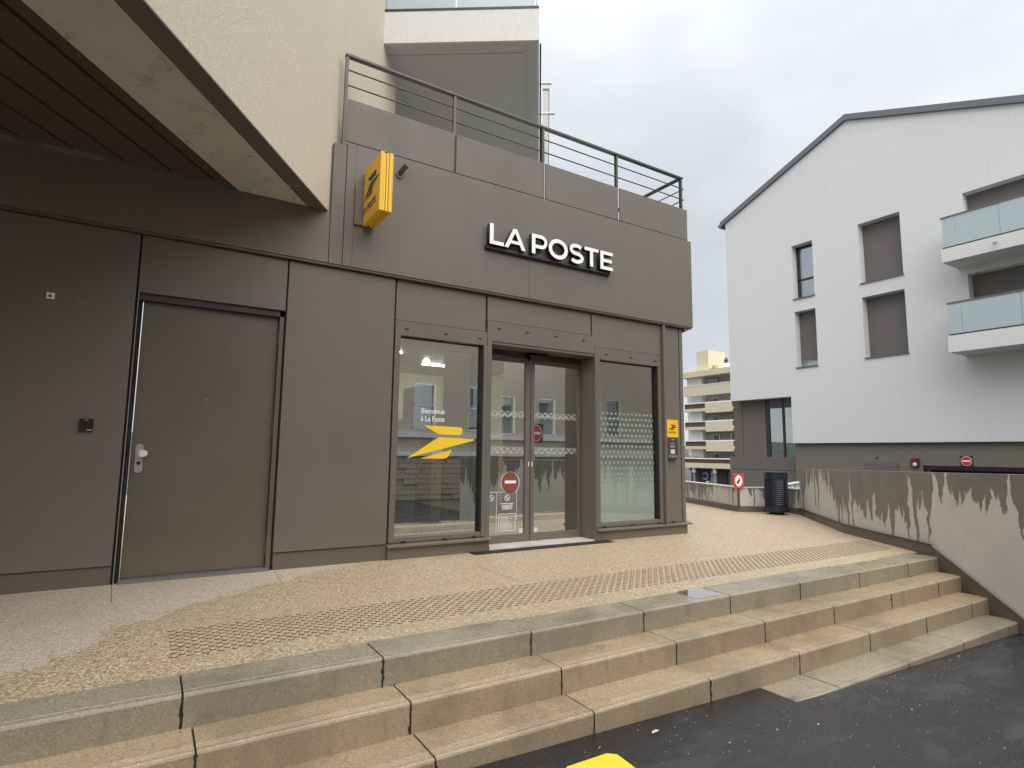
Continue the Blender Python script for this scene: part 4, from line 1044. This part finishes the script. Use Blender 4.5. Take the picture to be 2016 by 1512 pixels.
w_.quad((XR, 13.7, 3.52), (32, 13.7, 3.52), (32, 16.54, 3.52), (XR, 16.54, 3.52)); w_.quad((XR, -4, 1.66), (XR+.6, -4, 1.66), (XR+.6, 13.7, 1.66), (XR, 13.7, 1.66)); w_.quad((XR, 13.7, 1.66), (XR+.6, 13.7, 1.66), (XR+.6, 13.7, 3.52), (XR, 13.7, 3.52))
w_.quad((XR, -4, 1.66), (32, -4, 1.66), (32, -4, 10.4), (XR, -4, 10.4)); w_.quad((32, -4, -3), (32, 16.54, -3), (32, 16.54, 11.6), (32, -4, 10.4))
build('wall', w_, M['greywall'], gb)
zinc = m_plain('zinc_roof', (.15, .17, .185), .45, .3)
rf = MB(); 
for a, b_, za, zb_ in ((10.97, 16.75, 13.86, gz(16.75)), (10.97, -4.2, 13.86, gz(-4.2))):
    rf.prism([(XR-.10, a, za+.01), (XR-.10, b_, zb_+.01), (XR-.10, b_, zb_+.23), (XR-.10, a, za+.24)], (11, 0, 0))
build('roof', rf, zinc, gb)
g_ = MB(); g_.tube((XR-.12, 16.76, gz(16.75)+.04), (32, 16.76, gz(16.75)+.04), .09, 10); build('gutter', g_, zinc, gb)
for i, h in enumerate(holes):
    y0, y1, z0, z1 = h; wn_ = bpy.data.objects.new('window', None); COL.objects.link(wn_); wn_.parent = gb; X2 = XR+.38
    bxo('window_sill', M['frame'], wn_, XR-.04, XR+.40, y0-.02, y1+.02, z0-.03, z0+.012)
    if i == 0:
        bxo('window_frame', M['dark'], wn_, X2-.06, X2, y0, y0+.06, z0, z1); bxo('window_frame', M['dark'], wn_, X2-.06, X2, y1-.12, y1, z0, z1); bxo('window_frame', M['dark'], wn_, X2-.06, X2, y0, y1, z1-.1, z1); bxo('window_frame', M['dark'], wn_, X2-.06, X2, y0, y1, z0, z0+.08); bxo('window_frame', M['dark'], wn_, X2-.06, X2, y0, y1, z0+.78, z0+.86)
        bxo('pane', M['farwin'], wn_, X2-.03, X2-.02, y0, y1, z0, z1); bxo('blind', M['blind'], wn_, X2+.02, X2+.03, y0, y1, z0+.5, z1); bxo('backdrop', M['int_dark'], wn_, X2+.05, X2+.06, y0, y1, z0, z1)
    else:
        zb_ = z0 + (.26 if i == 1 else .0)
        bxo('roller_shutter', M['shutter'], wn_, X2-.05, X2-.02, y0, y1, zb_, z1)
        if i == 1: bxo('pane', M['farwin'], wn_, X2-.01, X2, y0, y1, z0, zb_+.05); bxo('backdrop', M['int_dark'], wn_, X2+.02, X2+.03, y0, y1, z0, zb_+.1); bxo('shutter_bar', M['alu_l'], wn_, X2-.055, X2-.015, y0, y1, zb_, zb_+.03)
# balconies
XB = 20.45
for k, (z0, z1, g0, g1) in enumerate(((4.345, 4.855, 4.885, 5.84), (7.165, 7.585, 7.615, 8.56))):
    bl = bpy.data.objects.new('balcony', None); COL.objects.link(bl); bl.parent = gb
    bxo('balcony_slab', M['white'], bl, XB, XR-.002, 1.5, 7.78, z0, z1)
    bxo('glass_shoe', M['dark'], bl, XB+.03, XB+.08, 1.5, 7.74, z1+.002, z1+.05)
    for a, b_ in ((7.40, 7.72), (5.98, 7.39), (4.5, 5.97), (3.0, 4.49), (1.5, 2.99)) if k == 0 else ((7.40, 7.72), (6.30, 7.39), (4.7, 6.29), (3.0, 4.69), (1.5, 2.99)):
        bxo('glass_panel', M['balcglass'], bl, XB+.05, XB+.065, a, b_, g0, g1)
    bxo('glass_panel', M['balcglass'], bl, XB+.08, XR-.02, 7.715, 7.73, g0, g1)
    bxo('handrail', M['frame'], bl, XB+.035, XB+.085, 1.5, 7.76, g1, g1+.05); bxo('handrail', M['frame'], bl, XB+.085, XR, 7.70, 7.75, g1, g1+.05)
    if k: b = MB(); b.tube((XB-.16, 6.40, 7.34), (XB, 6.40, 7.42), .03, 8); build('drain_spout', b, M['alu'], bl)
# recessed corner: panels, window, brown parapet
XC = 22.1
bxo('corner_panel', M['clad'], gb, XC, XC+.1, 16.36, 16.70, 1.1, 3.52); bxo('corner_panel', M['clad'], gb, XC+.004, XC+.1, 15.22, 16.34, 1.1, 3.52)
bxo('corner_side', M['clad'], gb, XC+.004, 32, 16.70, 16.80, 1.1, 3.515)
wn_ = bpy.data.objects.new('window', None); COL.objects.link(wn_); wn_.parent = gb
for a, b_ in ((15.04, 15.20), (14.37, 14.45), (13.70, 13.80)): bxo('window_frame', M['dark'], wn_, XC, XC+.08, a, b_, 1.1, 3.52)
bxo('window_frame', M['int_grey'], wn_, XC+.01, XC+.08, 13.80, 15.04, 3.13, 3.52)
for a, b_ in ((13.80, 14.37), (14.45, 15.04)): bxo('pane', M['farwin'], wn_, XC+.04, XC+.05, a, b_, 1.1, 3.13)
bxo('backdrop', m_plain('pale_interior', (.25, .30, .29), .7), wn_, XC+.9, XC+.95, 13.7, 15.2, 1.1, 3.5)
for z in (1.5, 2.0, 2.55): bxo('reflected_band', M['int_white'], wn_, XC+.6, XC+.65, 13.7, 15.1, z, z+.22)  # bands added behind the panes to imitate a building mirrored in them
bxo('parapet_panel', M['clad'], gb, XC-.1, XC+.0, 13.72, 17.0, .565, 1.10); bxo('parapet_panel', M['clad'], gb, XC-.1, XC+.0, 13.72, 17.0, -3.0, .548); bxo('parapet_back', M['black'], gb, XC, XC+.1, 13.72, 17.0, -3, 1.08)
# taupe base with parking entrance
XW = XR+.15
w_ = MB(); w_.box(XW, XW+.2, 9.24, 13.72, -3.05, 1.655); w_.box(XW, XW+.2, -4, 9.24, .88, 1.655); w_.box(XW, XW+.2, -4, 3.5, -3.05, .88); build('base_wall', w_, M['basewall'], gb)
bxo('entrance_beam', M['black'], gb, XW-.02, XW+.1, 3.5, 9.24, .76, .90); w_ = MB(); w_.box(XW+.5, XW+.6, 3.5, 9.24, -3.05, .9); build('parking_void', w_, M['black'], gb)
vt = thing('wall_vent', 'grey louvred vent set low in the taupe base wall', 'vent')
bxo('vent_frame', M['frame'], vt, XW-.025, XW, 9.98, 11.10, .35, .975)
for k in range(12): bxo('slat', m_plain('vent_grey', (.17, .165, .16), .5) if k == 0 else bpy.data.materials['vent_grey'], vt, XW-.045, XW-.026, 10.02, 11.06, .38+.047*k, .415+.047*k)
b = MB(); b.tube((XW-.03, 10.67, 1.13), (XW, 10.67, 1.13), .03, 10); solo('pipe_stub', b, M['black'], 'tiny black pipe end on the taupe wall above the vent', 'pipe')
fl = thing('warning_light', 'dark red box with white dome lamp beside the parking entrance', 'warning light')
bxo('lamp_housing', m_plain('dark_red_box', (.10, .02, .02), .4), fl, XW-.12, XW, 9.34, 9.56, .85, 1.13, bevel=.01); b = MB(); b.tube((XW-.12, 9.44, .92), (XW-.17, 9.44, .92), .07, 14, .04); build('lamp_dome', b, M['int_white'], fl)
def no_entry(name, label, c, n_, s_, up=ZA, r=.155, back=.01):
    t = thing(name, label, 'traffic sign'); c, n_, s_ = Vector(c), Vector(n_), Vector(s_)
    b = MB(); b.obox(c - s_*r*1.18 - zv*r*1.18 - n_*.02, s_*r*2.36, zv*r*2.36, n_*.012); build('sign_plate', b, M['dark'], t)
    b = MB(); b.disc(c + n_*.0, s_, ZA, r*1.06, 28); build('sign_rim', b, M['whitep'], t)
    b = MB(); b.disc(c + n_*.003, s_, ZA, r*.97, 28); build('sign_disc', b, M['red'], t)
    b = MB(); q = c + n_*.006; b.add([q - s_*r*.76 - zv*r*.16, q + s_*r*.76 - zv*r*.16, q + s_*r*.76 + zv*r*.16, q - s_*r*.76 + zv*r*.16], [(0,1,2,3)]); build('sign_bar', b, M['whitep'], t); return t
no_entry('no_entry_sign', 'red and white no entry sign above the parking entrance', (XW-.03, 8.02, 1.065), (-1, 0, 0), (0, -1, 0), r=.140)

# ------------------------------------------------------------------ far apartment block
fb = thing('far_apartment_block', 'distant cream apartment block with stacked balconies and ground floor shops', 'building')
XF = 69
def fbx(name, m, x0, x1, y0, y1, z0, z1, par=fb): return bxo(name, M[m], par, x0, x1, y0, y1, z0, z1)
fbx('wall', 'far_grey', 71.0, 82, 46, 61.8, -3.05, 12.8)
fbx('roof_slab', 'far_cream', XF, 82, 45, 61.9, 12.80, 13.64)
tw = fbx('stair_tower', 'far_cream', 71, 75, 58.2, 60.4, 13.64, 17.0)
fbx('white_wall', 'far_white', 70.2, 71.0, 58.9, 61.7, -.6, 12.8)
fbx('balcony_parapet', 'far_cream', XF, XF+.25, 45, 61.3, 9.90, 11.42)
fbx('balcony_rail', 'far_white', XF-.05, XF+.3, 45, 61.3, 11.42, 11.52)
for k, zr in enumerate((8.74, 6.0, 3.14)):
    fbx('balcony_rail', 'far_white', XF-.06, XF+.3, 45, 61.3, zr-.03, zr+.12)
    fbx('balcony_infill', 'far_rail', XF+.1, XF+.2, 45, 52.7, zr-.72, zr-.03); fbx('balcony_infill', 'far_rail', XF+.1, XF+.2, 57.3, 61.3, zr-.72, zr-.03)
    fbx('balcony_parapet', 'far_cream', XF-.1, XF+.2, 52.7, 57.3, zr-1.48, zr-.03)
    fbx('balcony_slab', 'far_cream', XF+.02, 71, 45, 61.3, zr-1.18, zr-.74)
fbx('balcony_rail', 'far_white', XF-.06, XF+.3, 45, 61.5, .52, .68)
fbx('balcony_infill', 'far_rail', XF+.1, XF+.2, 45, 61.5, -.05, .52); fbx('balcony_slab', 'far_cream', XF, 71, 45, 61.7, -.78, -.06)
for zt in (12.8, 9.85, 7.2, 4.45, 1.68):
    for y0, y1 in ((56.4, 58.6), (52.2, 54.4), (48.5, 50.5)):
        w0 = fbx('window', 'far_glass', 70.93, 70.99, y0, y1, zt-1.9, zt-.25)
        q = MB(); [q.box(70.85, 70.92, a, a+.1, zt-1.9, zt-.25) for a in (y0, (y0+y1)/2-.05, y1-.1)]; q.box(70.86, 70.92, y0, y1, zt-.33, zt-.25); build('window_frame', q, M['far_white' if zt < 12 else 'far_grey'], w0)
    q = MB(); q.box(70.80, 70.90, 57.5 if zt < 12 else 56.4, 58.6, zt-(1.0 if zt < 12 else 1.5), zt-.25); build('roller_shutter', q, m_plain('far_shutter', (.33, .33, .33), .6) if zt == 12.8 else bpy.data.materials['far_shutter'], fb)
# shops on the ground floor
for y0, y1, m in ((60.2, 61.7, 'far_dark'), (58.3, 59.9, 'blue'), (57.0, 58.1, 'far_grey'), (55.2, 56.8, 'far_dark'), (53.6, 55.0, 'far_glass'), (52.0, 53.4, 'far_dark')): fbx('shopfront', m, 70.7, 70.98, y0, y1, -3.05, -1.2)
fbx('shop_ceiling', 'far_dark', 70.3, 70.95, 45, 61.7, -1.2, -.8)
for y in (60.0, 56.2, 53.1, 49.5): fbx('column', 'far_white', 69.4, 69.75, y, y+.4, -1.5, -.8); fbx('column', 'far_grey', 69.5, 69.7, y+.1, y+.3, -3.05, -1.5)
q = MB(); nn_ = 24
vv_ = [(70.68, 59.1+q_*math.cos(2*math.pi*i/nn_), -2.0+q_*math.sin(2*math.pi*i/nn_)) for q_ in (.52, .42) for i in range(nn_)]
q.add(vv_, [(i, i+1, nn_+i+1, nn_+i) for i in range(2, nn_-3)]); build('ring_emblem', q, M['int_white'], fb)
fbx('shop_placard', 'green', 70.6, 70.68, 53.0, 53.9, -2.4, -1.7); fbx('shop_placard', 'far_white', 70.6, 70.68, 58.2, 58.9, -2.95, -2.7)
q = MB()
for y in range(46, 62): q.box(70.1, 70.14, y, y+.04, 13.64, 14.45)
q.box(70.1, 70.14, 46, 61.5, 14.42, 14.46); q.box(70.1, 70.14, 46, 61.5, 14.05, 14.08); build('roof_railing', q, M['far_white'], fb)
q = MB(); q.box(71, 72, 54.9, 55.8, 13.64, 14.6); build('roof_vent', q, M['far_white'], fb); q = MB(); q.lathe((71.5, 55.35, 14.6), [(.15, 0), (.35, .1), (.2, .35), (.35, .45), (.1, .9)], 10); build('vent_cowl', q, M['far_dark'], fb)
q = MB(); q.box(71, 71.6, 56.9, 57.5, 13.64, 14.5); q.box(71, 71.4, 57.4, 57.9, 13.9, 14.2); build('antenna', q, M['far_grey'], fb)
q = MB()
for i in range(5):
    c = Vector((69.35, 58.2+.65*i, .75))
    for j in range(60):
        d = Vector((random.gauss(0, 1), random.gauss(0, 1), random.gauss(0, 1))).normalized()*random.uniform(.15, .36); p_ = c + d; s1 = Vector((random.uniform(-.1, .1), random.uniform(-.1, .1), random.uniform(-.1, .1))); s2 = Vector((random.uniform(-.1, .1), random.uniform(-.1, .1), random.uniform(-.1, .1)))
        q.add([p_, p_+s1, p_+s2], [(0,1,2)])
build('potted_shrubs', q, M['green'], fb, kind='stuff')

# ------------------------------------------------------------------ building across the road (seen mirrored in the glass)
ob = thing('opposite_building', 'beige building with a rough stone base across the road, mirrored in the shop glass', 'building')
YO = -7.8
oh = [(8.2, 9.1, 2.0, 3.7), (10.5, 11.4, 2.0, 3.7), (12.3, 13.0, 1.9, 3.5), (14.2, 15.1, 1.9, 3.5), (17.6, 18.5, 1.9, 3.6), (20.5, 21.4, 1.9, 3.6)]
ys = sorted({-9.0, 26.0} | {h[0] for h in oh} | {h[1] for h in oh}); zs = sorted({1.0, 8.5} | {h[2] for h in oh} | {h[3] for h in oh})
w_ = MB()
for a, b_ in zip(ys, ys[1:]):
    for c_, d_ in zip(zs, zs[1:]):
        if any(h[0] < (a+b_)/2 < h[1] and h[2] < (c_+d_)/2 < h[3] for h in oh): continue
        w_.quad((a, YO, c_), (b_, YO, c_), (b_, YO, d_), (a, YO, d_))
w_.quad((-9, YO, 8.5), (26, YO, 8.5), (26, YO-9, 8.5), (-9, YO-9, 8.5)); w_.quad((-9, YO, -3), (-9, YO-9, -3), (-9, YO-9, 8.5), (-9, YO, 8.5)); w_.quad((26, YO, -3), (26, YO-9, -3), (26, YO-9, 8.5), (26, YO, 8.5))
build('wall', w_, M['beige_opp'], ob)
for h in oh:
    wn_ = bpy.data.objects.new('window', None); COL.objects.link(wn_); wn_.parent = ob
    bxo('pane', M['farwin'], wn_, h[0], h[1], YO-.16, YO-.15, h[2], h[3]); bxo('backdrop', M['int_dark'], wn_, h[0], h[1], YO-.3, YO-.28, h[2], h[3])
    q = MB(); q.box(h[0], h[0]+.06, YO-.14, YO-.05, h[2], h[3]); q.box(h[1]-.06, h[1], YO-.14, YO-.05, h[2], h[3]); q.box(h[0], h[1], YO-.14, YO-.05, (h[2]+h[3])/2, (h[2]+h[3])/2+.06); q.box(h[0], h[1], YO-.14, YO-.05, h[2], h[2]+.06); build('window_frame', q, M['far_white'], wn_)
bxo('cornice', M['far_white'], ob, -9, 26, YO, YO+.12, 1.68, 1.85); bxo('cornice', M['far_white'], ob, -9, 26, YO, YO+.10, 1.0, 1.16)
q = MB(); q.box(-9, 26, YO-.25, YO-.05, -3.05, 1.0); build('stone_base', q, M['stone_opp'], ob)
q = MB(); z = -.6
while z < .98:
    x = 4 + random.random(); hgt = .19
    while x < 24:
        l = random.uniform(.3, .75); d = random.uniform(.0, .06); q.box(x, x+l-.015, YO-.05, YO+d, z, z+hgt-.015); x += l
    z += hgt
build('stone_blocks', q, M['stone_opp'], ob, kind='stuff')
t = no_entry('no_entry_sign', 'red no entry sign on a post across the road, mirrored in the right door leaf', (12.3, -5.2, 1.9), (0, 1, 0), (-1, 0, 0), r=.3)
q = MB(); q.tube((12.3, -5.26, -.6), (12.3, -5.26, 2.3), .03, 10); build('post', q, M['alu'], t)
